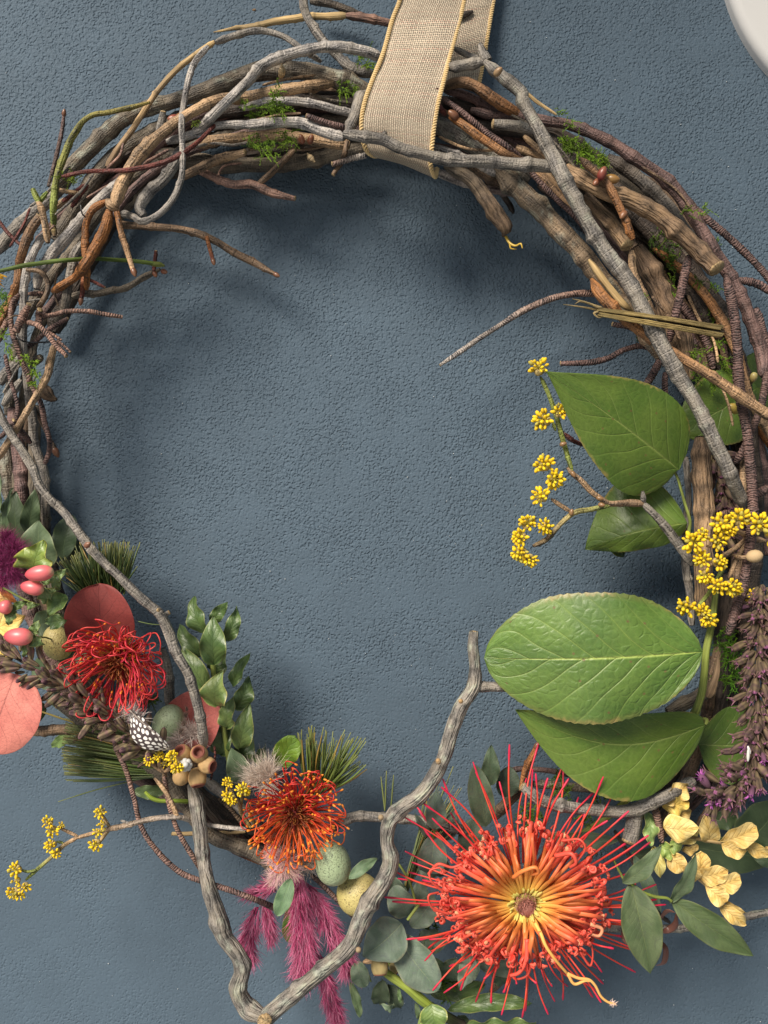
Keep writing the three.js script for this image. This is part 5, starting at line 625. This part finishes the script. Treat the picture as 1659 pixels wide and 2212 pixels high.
gum('spotted bluish gum leaves between the thick branch and the big red bloom', 'gum', [['K', [200, 1055, 62], [-35, 1255, 66], 135, { shape: 'ovate', fine: 1, tint: [1.05, 1.08, 1.12] }], ['K', [170, 1130, 56], [418, 1458, 64], 118, { shape: 'elliptic', fine: 1, tint: [1.0, 1.02, 1.05] }], ['K', [235, 1010, 52], [150, 830, 54], 82, { shape: 'round' }], ['K', [395, 890, 50], [255, 1080, 54], 72, { shape: 'elliptic' }], ['K', [300, 800, 40], [330, 990, 40], 55, { tint: [0.8, 0.8, 0.8] }], ['K', [150, 780, 44], [200, 900, 40], 50, { tint: [0.7, 0.75, 0.7] }], ['K', [560, 1180, 58], [645, 1260, 54], 50, { shape: 'round', tint: [0.6, 0.65, 0.6] }], ['K', [612, 1230, 60], [548, 1456, 62], 54, { shape: 'ovate', tint: [1.1, 1.1, 1.1] }], ['K', [640, 1290, 40], [920, 1320, 36], 50, { tint: [1, 1, 1] }], ['K', [660, 1270, 44], [560, 1380, 40], 46, {}], ['K', [480, 1150, 40], [300, 1130, 36], 70, { tint: [0.7, 0.75, 0.7] }], ['K', [520, 1260, 38], [440, 1400, 34], 60, { tint: [0.6, 0.66, 0.55] }], ['K', [420, 760, 44], [300, 700, 42], 55, { tint: [0.85, 0.85, 0.85] }], ['K', [760, 1300, 36], [820, 1420, 34], 52, { tint: [0.6, 0.65, 0.5] }], ['K', [380, 640, 40], [460, 760, 36], 60, { tint: [0.65, 0.7, 0.65] }], ['K', [350, 1270, 40], [470, 1330, 36], 50, { tint: [0.5, 0.6, 0.4] }]], [['stem', 'K 150,660,58,8 240,790,60 290,950,62 300,935,60'], ['stem', 'K 310,930,66,9 260,1000,68 235,1035,68']]);
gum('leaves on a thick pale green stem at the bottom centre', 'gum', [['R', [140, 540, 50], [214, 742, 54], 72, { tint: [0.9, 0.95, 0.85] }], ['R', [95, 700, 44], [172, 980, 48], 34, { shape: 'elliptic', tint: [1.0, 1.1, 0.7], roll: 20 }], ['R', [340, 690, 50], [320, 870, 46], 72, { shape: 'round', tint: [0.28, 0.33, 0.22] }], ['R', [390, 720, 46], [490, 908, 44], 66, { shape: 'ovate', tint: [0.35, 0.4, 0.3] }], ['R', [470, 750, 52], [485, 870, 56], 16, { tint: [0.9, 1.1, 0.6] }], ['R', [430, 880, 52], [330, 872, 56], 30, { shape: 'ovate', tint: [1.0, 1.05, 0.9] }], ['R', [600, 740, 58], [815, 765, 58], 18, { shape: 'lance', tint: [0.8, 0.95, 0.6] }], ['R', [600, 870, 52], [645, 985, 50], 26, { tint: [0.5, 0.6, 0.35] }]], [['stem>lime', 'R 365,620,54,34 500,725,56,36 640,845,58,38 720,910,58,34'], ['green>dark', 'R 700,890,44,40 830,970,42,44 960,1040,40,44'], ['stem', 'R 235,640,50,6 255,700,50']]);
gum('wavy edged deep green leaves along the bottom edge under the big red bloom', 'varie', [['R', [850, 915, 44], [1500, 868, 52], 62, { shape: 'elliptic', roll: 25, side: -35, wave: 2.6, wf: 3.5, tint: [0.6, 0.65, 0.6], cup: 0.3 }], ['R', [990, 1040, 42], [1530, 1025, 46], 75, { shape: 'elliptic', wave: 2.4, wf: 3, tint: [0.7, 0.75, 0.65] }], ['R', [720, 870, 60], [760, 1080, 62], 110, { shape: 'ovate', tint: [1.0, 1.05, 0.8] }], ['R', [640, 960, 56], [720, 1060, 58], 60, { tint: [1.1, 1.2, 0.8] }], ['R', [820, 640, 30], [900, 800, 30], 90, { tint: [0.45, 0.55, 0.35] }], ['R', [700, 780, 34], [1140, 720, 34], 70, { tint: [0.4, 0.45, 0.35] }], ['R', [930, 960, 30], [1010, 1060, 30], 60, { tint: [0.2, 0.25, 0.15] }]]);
gum('four slender green gum leaves on a yellow stem right of the big red bloom', 'gum', [['L', [785, 812, 78], [1022, 585, 84], 52, { shape: 'lance', tint: [0.62, 0.68, 0.45], roll: 15, side: 14 }], ['L', [835, 815, 78], [955, 1358, 84], 118, { shape: 'lance', tint: [0.6, 0.64, 0.38], fine: 1 }], ['L', [1068, 930, 76], [1225, 630, 84], 46, { shape: 'lance', tint: [0.62, 0.68, 0.48], side: 12 }], ['L', [1080, 915, 76], [1570, 1248, 84], 92, { shape: 'lance', tint: [0.5, 0.58, 0.28], fine: 1 }], ['L', [850, 640, 50], [1015, 990, 46], 40, { shape: 'lance', tint: [0.9, 1, 0.9] }]], [['lime>stem', 'L 835,815,78,10 900,865 980,895 1055,905 1080,925'], ['stem', 'L 730,670,56,7 790,790,74,8']]);
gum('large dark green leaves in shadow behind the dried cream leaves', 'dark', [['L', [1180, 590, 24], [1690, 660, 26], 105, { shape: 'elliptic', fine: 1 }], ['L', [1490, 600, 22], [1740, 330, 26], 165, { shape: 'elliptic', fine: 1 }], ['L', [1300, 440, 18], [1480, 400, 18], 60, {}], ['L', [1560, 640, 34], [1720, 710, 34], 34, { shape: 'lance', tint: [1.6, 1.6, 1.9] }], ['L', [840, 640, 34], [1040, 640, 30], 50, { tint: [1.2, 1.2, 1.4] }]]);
{ const t = thing('curled_leaf', 'curled dry brown leaf strips hanging behind the slender gum leaves', 'leaf'); for (const [s, w] of [['L 1110,1000,50 1105,1060,56 1060,1095,60 1005,1110,56', 0.0019], ['L 1010,1150,50 1045,1210,56 1035,1290,56 990,1310,50', 0.0017], ['L 790,1090,46 800,1150,52 860,1195,52', 0.0018], ['L 1010,1030,40 1060,980,44 1100,990,46', 0.0015]]) { const g = new GB(); g.tube(curve(path(s).map(q => q.p)).getPoints(16), q => w * Math.sin(Math.PI * (0.12 + 0.8 * q)), 8, q => mulc([0.17, 0.07, 0.05], 0.7 + 0.8 * q), 0.25); part('curled_strip', g.build(), M.waxy, t); } place(t); }
{ const t = thing('bright_leaf', 'bright green oval leaf above the orange red pincushion flower', 'leaf'); leaf(t, 'flat', 'J', [555, 120, 44], [665, -65, 54], 78, { shape: 'obov', tint: [1.25, 1.35, 0.9], wave: 1 }); place(t); }
{ const t = thing('small_leaf', 'small grey green leaf over the stem of the magenta plume', 'leaf'); leaf(t, 'gum', 'J', [640, 785, 76], [555, 1012, 80], 52, { shape: 'elliptic', tint: [1.0, 1.25, 0.9] }); leaf(t, 'flat', 'J', [640, 900, 40], [650, 1175, 40], 55, { shape: 'obov', tint: [1, 1.1, 0.8] }); place(t); }
{ const t = thing('small_leaf', 'folded leaf lying across the top of the yellow egg', 'leaf'); leaf(t, 'gum', 'J', [985, 790, 72], [1160, 665, 64], 36, { shape: 'lance', roll: 30, tint: [0.85, 1, 0.75] }); place(t); }
{ const t = thing('yellow_petal', 'tiny torn yellow petal at the left edge below the level green stem', 'petal'); leaf(t, 'cream', 'P', [-30, 960, 60], [45, 950, 64], 34, { tint: [1.1, 0.85, 0.2], wave: 2 }); leaf(t, 'cream', 'P', [-20, 980, 60], [20, 1035, 64], 24, { tint: [1.1, 0.8, 0.2], wave: 2 }); place(t); }
// ---------------------------------------------------------------- variegated leafy sprig, cream sprig
{
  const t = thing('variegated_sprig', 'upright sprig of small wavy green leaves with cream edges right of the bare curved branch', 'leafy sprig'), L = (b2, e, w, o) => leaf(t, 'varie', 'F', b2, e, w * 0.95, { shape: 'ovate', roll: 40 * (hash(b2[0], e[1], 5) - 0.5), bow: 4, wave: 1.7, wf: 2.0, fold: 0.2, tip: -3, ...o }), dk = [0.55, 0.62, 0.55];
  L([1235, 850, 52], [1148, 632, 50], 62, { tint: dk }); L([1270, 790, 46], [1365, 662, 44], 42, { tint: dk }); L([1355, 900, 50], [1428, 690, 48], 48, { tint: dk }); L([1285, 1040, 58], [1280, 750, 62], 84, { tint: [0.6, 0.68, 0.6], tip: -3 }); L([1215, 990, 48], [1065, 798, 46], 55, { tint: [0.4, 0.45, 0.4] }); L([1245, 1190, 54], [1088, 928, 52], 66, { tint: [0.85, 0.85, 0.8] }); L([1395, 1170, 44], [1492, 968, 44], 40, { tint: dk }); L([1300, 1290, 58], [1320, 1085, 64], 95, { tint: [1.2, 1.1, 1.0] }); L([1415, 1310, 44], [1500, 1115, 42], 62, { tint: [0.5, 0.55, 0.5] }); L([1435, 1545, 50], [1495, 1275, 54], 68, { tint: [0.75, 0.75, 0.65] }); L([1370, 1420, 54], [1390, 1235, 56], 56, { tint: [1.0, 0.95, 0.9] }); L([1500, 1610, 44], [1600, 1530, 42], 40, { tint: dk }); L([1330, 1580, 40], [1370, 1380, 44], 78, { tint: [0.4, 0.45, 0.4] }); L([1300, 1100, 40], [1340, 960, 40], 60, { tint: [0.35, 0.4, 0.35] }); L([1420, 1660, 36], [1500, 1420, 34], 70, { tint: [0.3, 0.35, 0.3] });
  stem(t, 'stem', 'F 1240,830,44,10 1280,950,48,14 1280,1050,52,18 1290,1150,50,18 1320,1300,48,18 1350,1450 1380,1620,40,20'); place(t);
}
{
  const t = thing('cream_sprig', 'dried sprig of pale yellow cream leaves at the right below the purple spike', 'leafy sprig'), L = (b2, e, w, o = {}) => leaf(t, o.m || 'cream', 'L', b2, e, w, { shape: 'elliptic', bow: 2.5, wave: 1.1, wf: 1.8, fold: 0.15, ...o });
  L([1010, 320, 62], [1180, 220, 60], 55, { wave: 3 }); L([1020, 350, 60], [1180, 320, 62], 60, { wave: 3, tint: [1.05, 1.1, 0.8] }); L([1060, 410, 56], [1200, 380, 58], 50, {}); L([1030, 480, 66], [1245, 480, 74], 84, { shape: 'ovate', tint: [1.15, 1.25, 1.3], cup: -0.3 }); L([1080, 560, 62], [1250, 500, 60], 40, { tint: [1.1, 1.25, 1.3] }); L([940, 390, 58], [950, 590, 62], 42, { m: 'varie', tint: [1.7, 1.6, 1.7], wave: 3 }); L([1070, 570, 64], [1140, 610, 66], 46, { m: 'varie', tint: [1.8, 1.6, 1.4] }); L([1010, 590, 62], [1100, 640, 64], 50, { m: 'varie', tint: [2, 1.8, 1.5], wave: 3 }); L([970, 590, 56], [1015, 785, 60], 42, { tint: [1.0, 1.25, 1.2], shape: 'lance' }); L([1310, 575, 66], [1275, 405, 70], 62, { tint: [0.75, 0.78, 0.8] }); L([1370, 560, 70], [1592, 478, 78], 70, { shape: 'obov', label: 'upturned cream leaf' }); L([1380, 585, 70], [1530, 625, 74], 52); L([1520, 580, 66], [1680, 650, 70], 42, { shape: 'lance', tint: [0.95, 0.95, 0.9] }); L([1590, 620, 60], [1680, 610, 60], 30, { tint: [0.8, 0.7, 0.6] }); L([1140, 620, 60], [1240, 585, 62], 28, { tint: [0.8, 0.8, 0.8] }); L([1060, 650, 64], [1180, 740, 68], 60, { shape: 'ovate' }); L([1230, 800, 66], [1255, 620, 72], 56, { shape: 'obov', tint: [1.05, 1.05, 1] }); L([1180, 700, 70], [1225, 805, 72], 45, {}); L([1232, 770, 70], [1420, 735, 76], 62, { shape: 'elliptic' }); L([1325, 825, 72], [1492, 775, 78], 60, { shape: 'obov', tint: [1.1, 1.1, 1.1] }); L([1280, 825, 72], [1412, 925, 76], 58, { shape: 'obov', tint: [1.15, 1.15, 1.15] }); L([1365, 940, 70], [1528, 1062, 72], 44, { shape: 'elliptic' }); L([1390, 915, 68], [1528, 995, 70], 17, { shape: 'lance' });
  stem(t, 'straw', 'L 1150,530,62,10 1250,550,66,12 1330,565,68,12 1450,580,68,12 1540,600,66,10 1660,650,64'); stem(t, 'straw', 'L 1060,640,62,10 1160,710,68,11 1235,780,70,12 1300,840,70,11 1370,930,70,9'); place(t);
}
// ---------------------------------------------------------------- dried flower spikes
const budGeos = [0, 1, 2, 3, 4, 5, 6, 7, 8, 9].map(k => { const r = rng(400 + k), g = new GB(), s = r() * 9, pur = k > 5 ? 0 : k % 2 ? 0.5 : 0.1, olive = k > 5 ? 1 : 0.5; g.blob(V(0, 0.5, 0), V(0, 1, 0), 0.5, k > 5 ? 0.19 : 0.22, q => q > 0.86 ? mixc([0.15, 0.07, 0.085], [0.4, 0.11, 0.32], pur) : mixc(mulc(k > 5 ? mixc([0.3, 0.27, 0.11], [0.24, 0.14, 0.13], r()) : [0.21, 0.16, 0.08], 0.5 + 0.5 * olive), [0.07, 0.035, 0.045], sst(0.2, 0.75, q) * (0.3 + 0.7 * r())), 9, 10, 0.18); for (let i = 0; i < g.n; i++) { const a = Math.floor(i % 9), rib = a % 2 ? 0.4 : 1.3; for (let c = 0; c < 3; c++) g.c[i * 3 + c] *= rib * (0.8 + 0.4 * noise(a + s, g.p[i * 3 + 1] * 6)); } if (k < 6) for (let i = 0; i < 5; i++) { const a = i / 5 * 6.28 + s; g.hair(V(Math.cos(a) * 0.14, 0.86, Math.sin(a) * 0.14), V(Math.cos(a) * 0.5, 1, Math.sin(a) * 0.5), 0.3, 0.12, V(Math.cos(a) * 0.06, 0, Math.sin(a) * 0.06), q => mixc([0.13, 0.08, 0.06], [0.4, 0.14, 0.3], pur * q), 2); } return g.build(); });
const budFlower = [0, 1].map(k => { const r = rng(420 + k), g = new GB(); g.blob(V(0, 0.45, 0), V(0, 1, 0), 0.45, 0.2, q => mixc([0.1, 0.06, 0.06], [0.17, 0.06, 0.14], q), 9, 9, 0.2); for (let i = 0; i < 14; i++) { const a = r() * 6.28, d = V(Math.cos(a), 1.2 + r(), Math.sin(a)); g.hair(V(Math.cos(a) * 0.1, 0.75, Math.sin(a) * 0.1), d, 0.18 + 0.16 * r(), 0.1, V(Math.cos(a) * 0.12, -0.05, Math.sin(a) * 0.12), mixc([0.16, 0.03, 0.17], [0.46, 0.12, 0.42], r()), 2); } return g.build(); });
function spike(label, str, o) {
  const t = thing('dried_flower_spike', label, 'flower spike'), P = path(str), cv = curve(P.map(q => q.p)), r = rng(o.seed), n = o.n; stem(t, 'dark>brown', str.replace(/(,\d+),\d+ /, '$1,' + o.stem + ' '));
  for (let i = 0; i < n; i++) {
    const u = (i + 0.5 * r()) / n, c = cv.getPointAt(Math.min(0.999, u)), T = cv.getTangentAt(Math.min(0.999, u)).multiplyScalar(o.rev ? -1 : 1), a = i * 2.4 + r() * 0.5, s1 = V(0, 0, 1).addScaledVector(T, -T.z).normalize(), s2 = T.clone().cross(s1), rd = s1.clone().multiplyScalar(Math.cos(a)).addScaledVector(s2, Math.sin(a)); if (rd.z < -0.55) rd.z *= -0.6;
    const wdt = px('W', o.w(u), 60), len = px('W', o.len * (0.6 + 0.75 * r()), 60), d = T.clone().multiplyScalar(0.2 + 1.1 * r()).addScaledVector(rd, 0.8).add(V(r() - 0.5, r() - 0.5, r() - 0.5).multiplyScalar(o.plain ? 0.9 : 0.4)).normalize(), fl = o.fl && r() < o.fl(u), m = part('bud', fl ? budFlower[i % 2] : budGeos[o.plain ? 6 + i % 4 : i % 6], M.matte, t);
    m.position.copy(c).addScaledVector(rd, wdt * (0.25 + 0.4 * r())); { const sw = len * (0.65 + 0.4 * r()); m.scale.set(sw, len, sw); }; m.quaternion.setFromUnitVectors(V(0, 1, 0), d);
  }
  if (o.extra) o.extra(t); place(t);
}
spike('dried brown green flower spike slanting down the lower left of the wreath', 'F -60,930,74,9 40,965,76 170,1045,78 300,1115,78 420,1190,78 530,1275,78 620,1345,76 720,1420,76 860,1510,74 960,1590,70', { seed: 431, n: 125, stem: 9, w: u => 34 * (1 - 0.3 * u) + 6, len: 37, rev: true, plain: 1 });
spike('dried flower spike with purple tips hanging down the right edge', 'G 1620,560,66,12 1610,760,70 1600,940,74 1595,1120,76 1600,1300,78 1590,1480,80 1560,1610,82 L 1560,150,82 1440,240,84 1290,300,84', { seed: 432, n: 250, stem: 12, w: u => 26 + 10 * Math.sin(u * 3), len: 35, fl: u => u > 0.8 ? 0.42 : u > 0.5 ? 0.1 : 0.03, extra: t => { const g = new GB(); g.blob(at('L', 1540, 45, 96), V(0.05, 1, 0), 0.0034, 0.0008, [0.6, 0.6, 0.57], 8, 6); g.blob(at('L', 1545, 15, 95), V(-0.3, 1, 0), 0.0022, 0.0007, [0.8, 0.8, 0.78], 8, 5); part('white_speck', g.build(), M.plain, t); } });
spike('withered brown seed spike in shadow behind the forked grey branch', 'E 1330,1240,34,10 1360,1350,36 1395,1450,36 1410,1560,36 G 1400,160,34 1390,300,30', { seed: 433, n: 90, stem: 10, w: () => 26, len: 34 });
// ---------------------------------------------------------------- pine needles
function needles(label, n, seed, f, col = [0.07, 0.115, 0.025]) { const t = thing('pine_needles', label, 'pine needles'), g = new GB(), keep = R; R = rng(seed); for (let i = 0; i < n; i++) { const [tl, b2, e, bend, w = 1] = f(R, i), p0 = at(tl, ...b2), p1 = at(tl, ...e), m = p0.clone().lerp(p1, 0.55).add(V(bend[0], -bend[1], bend[2]).multiplyScalar(0.001)), c = mulc(mixc(col, [0.17, 0.2, 0.05], R() * R()), rr(0.65, 1.35)), old = R() < 0.06; g.tube(curve([p0, m, p1]).getPoints(7), q => 0.00043 * w * (q > 0.85 ? 0.6 : 1), 4, q => old ? [0.3, 0.2, 0.05] : mixc(mulc(c, 0.8), mixc(c, [0.3, 0.28, 0.1], 0.5), sst(0.75, 1, q))); } R = keep; stuff(part('needles', g.build(), M.needle, t)); place(t); }
needles('tuft of dark green needles behind the bare curved branch above the dark red round leaf', 210, 501, r => { const f = r(), x = 400 + f * 320; return ['F', [x + 40 + 60 * (0.5 - f) + 40 * r(), 560 + 80 * r() - 20 * f, 40 + 8 * r()], [x - 60 + 140 * f + 110 * (r() - 0.5), 310 + 200 * r() * r() + (f < 0.3 ? 70 : -10), 26 + 34 * r()], [0.5 * r(), 0, 2]]; }, [0.045, 0.085, 0.025]);
needles('six long thin needles standing up beside the bare curved branch', 9, 502, r => { const x = 600 + 150 * r(); return ['F', [x - 30, 520 + 60 * r(), 40], [x + 12 * r(), 255 + 60 * r(), 34], [1, 0, 0], 0.8]; }, [0.13, 0.17, 0.06]);
needles('thick brush of green needles pointing left at the lower left', 260, 503, r => { const f = r(); return ['I', [900 + 60 * r(), 40 + 140 * f, 34 + 14 * r()], [365 + 260 * Math.pow(r(), 2.2) + 50 * Math.abs(f - 0.5), -150 + 330 * f + 60 * (r() - 0.5), 18 + 34 * r()], [2 * r(), -3 * (1 - f), 3]]; }, [0.085, 0.14, 0.035]);
needles('single needle hanging below the left needle brush', 3, 504, (r, i) => [['I', [840, 190, 40], [350, 326, 36], [0, -1, 1], 0.8], ['F', [560, 1440, 40], [640, 1600, 36], [0, 0, 1], 0.7], ['F', [830, 780, 60], [965, 800, 60], [0, 0.4, 0], 0.7]][i], [0.12, 0.18, 0.05]);
needles('spray of long green needles behind the orange red pincushion flower', 105, 505, r => { const f = r(); return ['J', [720 + 150 * f + 30 * r(), 260 + 40 * r() - 40 * f, 40 + 8 * r()], [690 + 430 * f * (0.6 + 0.5 * r()) + 60 * (r() - 0.5), -150 + 260 * r() * (0.4 + f * 0.6) + 70 * f, 24 + 36 * r()], [3 * (r() - 0.5), 0, 4 * r()], 1.1]; }, [0.13, 0.19, 0.045]);
needles('three short needles rising behind the thick grey branch', 3, 506, (r, i) => [['K', [98, 380, 44], [74, 175, 46], [0, 0, 0.5]], ['K', [98, 380, 44], [107, 140, 46], [0, 0, 0.5]], ['K', [135, 360, 44], [150, 165, 46], [0, 0, 0.5]]][i], [0.2, 0.24, 0.08]);
needles('thin grey green needle spray left of the big red bloom', 90, 507, r => { const f = r(); return ['K', [200 + 130 * f, 880 - 260 * f + 60 * r(), 40], [300 + 300 * f * r() + 40 * f, 520 - 440 * f * r() - 40 * r() + 60 * (1 - f), 34 + 16 * r()], [-1, -1, 2], 0.8]; }, [0.2, 0.25, 0.12]);
// ---------------------------------------------------------------- feathers and plumes
const guinea = new THREE.MeshStandardMaterial({ map: texture(256, 512, (u, v) => { const vv = v * 10 + 0.9 * Math.abs(u - 0.5) * 2, row = Math.floor(vv), x = u * 4 + (row % 2) * 0.5, col = Math.floor(x), k = pnoise(u * 20, v * 60, 20, 60, 601), fx = x - col - 0.5 + 0.3 * (hash(row, col, 1) - 0.5), fy = vv - row - 0.5 + 0.3 * (hash(row, col, 2) - 0.5), d = Math.hypot(fx * 1.15, fy * 0.85); return d < 0.3 + 0.12 * (hash(row, col, 3) - 0.4) + 0.05 * k ? [0.8, 0.78, 0.74] : mulc([0.05, 0.035, 0.035], 0.6 + k); }), roughness: 0.7, side: THREE.DoubleSide, vertexColors: true });
{
  const t = thing('spotted_feather', 'black feather with white spots lying against the dusky green egg', 'feather'); const m = new THREE.Mesh(leafGeo('F', [790, 1325, 84], [1012, 1545, 86], 64, { shape: 'elliptic', bow: 6, side: 26, wave: 0.4, fine: 1, cup: -0.35 }), guinea); m.name = 'vane'; m.castShadow = m.receiveShadow = true; t.add(m);
  const g = new GB(); for (let i = 0; i < 200; i++) { const u = R(); g.hair(at('F', 790 + 60 * u, 1320 + 50 * u, 84), V(rr(-1, 0.4), rr(-0.3, 1), rr(-0.2, 0.6)), 0.007 * rr(0.4, 1.2), 0.0003, V(rr(-1, 1), rr(-1, 1), 0).multiplyScalar(0.002), mulc([0.5, 0.45, 0.43], rr(0.5, 1.3)), 3); } stuff(part('down', g.build(), M.fluff, t)); const h = new GB(); h.tube(curve(path('F 770,1305,86 860,1390,90 940,1460,90 1010,1540,87').map(q => q.p)).getPoints(12), q => 0.0005 * (1.1 - q), 5, () => [0.3, 0.25, 0.22]); part('shaft', h.build(), M.plain, t); place(t);
}
function fluff(label, cat, name, spots, col, seed) { const t = thing(name, label, cat), g = new GB(), keep = R; R = rng(seed); for (const [tl, x, y, z, rad, n, dx, dy, sp = 1] of spots) { const c = at(tl, x, y, z), rm = px(tl, rad, z); for (let i = 0; i < n; i++) { const d = V(dx + rr(-sp, sp), -dy + rr(-sp, sp), rr(-0.3, 0.9)).normalize(), l = rm * rr(0.4, 1.1); g.hair(c.clone().add(V(rr(-1, 1), rr(-1, 1), rr(-0.5, 0.5)).multiplyScalar(rm * 0.25)), d, l, 0.00028, V(rr(-1, 1), rr(-1, 1), rr(-1, 1)).multiplyScalar(l * 0.35), mulc(mixc(col[0], col[1], R()), rr(0.7, 1.2)), 4); } } R = keep; stuff(part('barbs', g.build(), M.fluff, t)); place(t); }
fluff('fluffy beige grey feather between the gum leaf and the orange red pincushion flower', 'feather', 'fluffy_feather', [['J', 500, 170, 64, 130, 700, -0.2, -0.9, 0.9], ['J', 440, 190, 62, 120, 500, -0.7, -0.6, 0.9], ['J', 500, 230, 62, 90, 300, 0, 0.2, 1]], [[0.5, 0.4, 0.33], [0.72, 0.63, 0.55]], 611);
fluff('soft grey down between the speckled egg and the nut cluster', 'feather', 'down_feather', [['F', 1150, 1460, 58, 110, 500, 0.2, -0.6, 1], ['F', 1080, 1500, 60, 90, 400, -0.8, 0.1, 0.9], ['F', 770, 1300, 70, 80, 260, 0, 0, 1]], [[0.42, 0.33, 0.3], [0.66, 0.56, 0.52]], 612);
fluff('pale pink and cream down below the orange red pincushion flower', 'feather', 'down_feather', [['J', 600, 690, 70, 110, 800, -0.2, 0.2, 1.2], ['J', 550, 650, 70, 80, 400, -0.5, -0.3, 1], ['J', 550, 770, 66, 75, 400, -0.4, 0.5, 1], ['J', 640, 740, 68, 85, 400, 0, 0.2, 1]], [[0.78, 0.6, 0.44], [0.74, 0.38, 0.52]], 613);
fluff('soft beige down feather at the left side of the pale green egg', 'feather', 'down_feather', [['J', 735, 690, 60, 90, 420, 0.1, 0, 1.1], ['J', 760, 640, 58, 60, 160, 0, -0.4, 1]], [[0.48, 0.37, 0.3], [0.66, 0.54, 0.45]], 614);
fluff('thin ragged brown feather tip standing beside the dusky green egg', 'feather', 'thin_feather', [['F', 1085, 1450, 62, 40, 60, 0.3, -1, 0.4], ['F', 1100, 1400, 62, 40, 60, 0.3, -1, 0.4], ['F', 1112, 1350, 62, 36, 60, 0.2, -1, 0.4], ['F', 1122, 1310, 62, 30, 40, 0, -1, 0.3]], [[0.08, 0.05, 0.04], [0.3, 0.22, 0.18]], 615);
fluff('deep magenta fluffy plume at the left edge above the yellow leaf', 'plume', 'magenta_plume', [['M', 60, 160, 66, 120, 700, 0.4, -0.5, 1], ['M', 120, 260, 70, 140, 900, 0.4, -0.2, 1], ['M', 60, 380, 70, 160, 900, 0.3, 0, 1.1], ['M', 130, 470, 68, 130, 700, 0.3, 0.3, 1], ['M', 20, 520, 66, 130, 500, 0, 0.4, 1.1], ['M', 0, 260, 66, 140, 500, -0.2, 0, 1]], [[0.12, 0.006, 0.05], [0.3, 0.03, 0.15]], 616);
fluff('pale rose fluff above the magenta plume at the left edge', 'plume', 'plume_tip', [['M', 40, 120, 60, 80, 240, 0.2, -0.3, 1], ['M', -10, 180, 60, 80, 160, 0, 0, 1]], [[0.3, 0.16, 0.17], [0.4, 0.3, 0.2]], 617);
function plume(label, list, seed, c1 = [0.34, 0.02, 0.1], c2 = [0.62, 0.14, 0.29]) { // [path, half width in tile units, hairs]
  const t = thing('grass_plume', label, 'plume'), keep = R; R = rng(seed);
  for (const [s, hw, n, stalk] of list) { const tl = s.trim()[0], P = path(s), cv = curve(P.map(q => q.p)), g = new GB(), w = px(tl, hw, 50); if (stalk !== 0) g.tube(cv.getPoints(14), q => 0.0007 * (1.1 - q), 5, () => mulc(c1, 0.8));
    for (let k = 0; k < n / 14; k++) { const u = Math.pow(R(), 0.85) * 0.9, c = cv.getPointAt(u), T = cv.getTangentAt(u), a = rr(0, 6.28), rd = V(Math.cos(a), Math.sin(a), rr(-0.3, 1)).multiplyScalar(0.5), sp = c.clone().addScaledVector(rd, w * 0.9 * Math.sin(Math.PI * (0.18 + 0.75 * u))), cc = mulc(mixc(c1, c2, R()), rr(0.65, 1.25)); for (let i = 0; i < 14; i++) { const d = T.clone().addScaledVector(rd, 0.5).add(V(rr(-0.4, 0.4), rr(-0.4, 0.4), rr(-0.4, 0.4))).normalize(), l = w * rr(0.5, 1.3) + 0.002; g.hair(sp.clone().addScaledVector(T, rr(-0.3, 0.3) * w), d, l, 0.00045, V(rr(-1, 1), rr(-1, 1), rr(-0.5, 0.8)).multiplyScalar(l * 0.3), i % 3 ? cc : mixc(cc, [0.62, 0.3, 0.42], 0.5), 3); } } stuff(part('spikelets', g.build(), M.fluff, t)); }
  R = keep; place(t);
}
plume('large magenta grass plume hanging behind the heart shaped branch', [['J 690,780,50 700,950,54 720,1150,56 710,1400,54', 84, 4200], ['J 740,830,48 830,980,52 900,1120,54 960,1230,50 990,1390,46', 66, 2200], ['J 800,1250,44 850,1400,46 900,1560,46 935,1670,44', 60, 1700]], 621);
plume('small magenta grass tips dangling at the left of the large plume', [['J 545,830,42 470,860,44 370,890,44', 40, 500], ['J 545,860,40 510,820,42 460,840,42', 30, 300], ['J 440,960,44 410,1060,44 380,1170,44 395,1280,42', 65, 1100], ['J 480,930,44 500,1020,46 520,1160,44', 50, 700]], 622);

renderer.render(scene, camera);
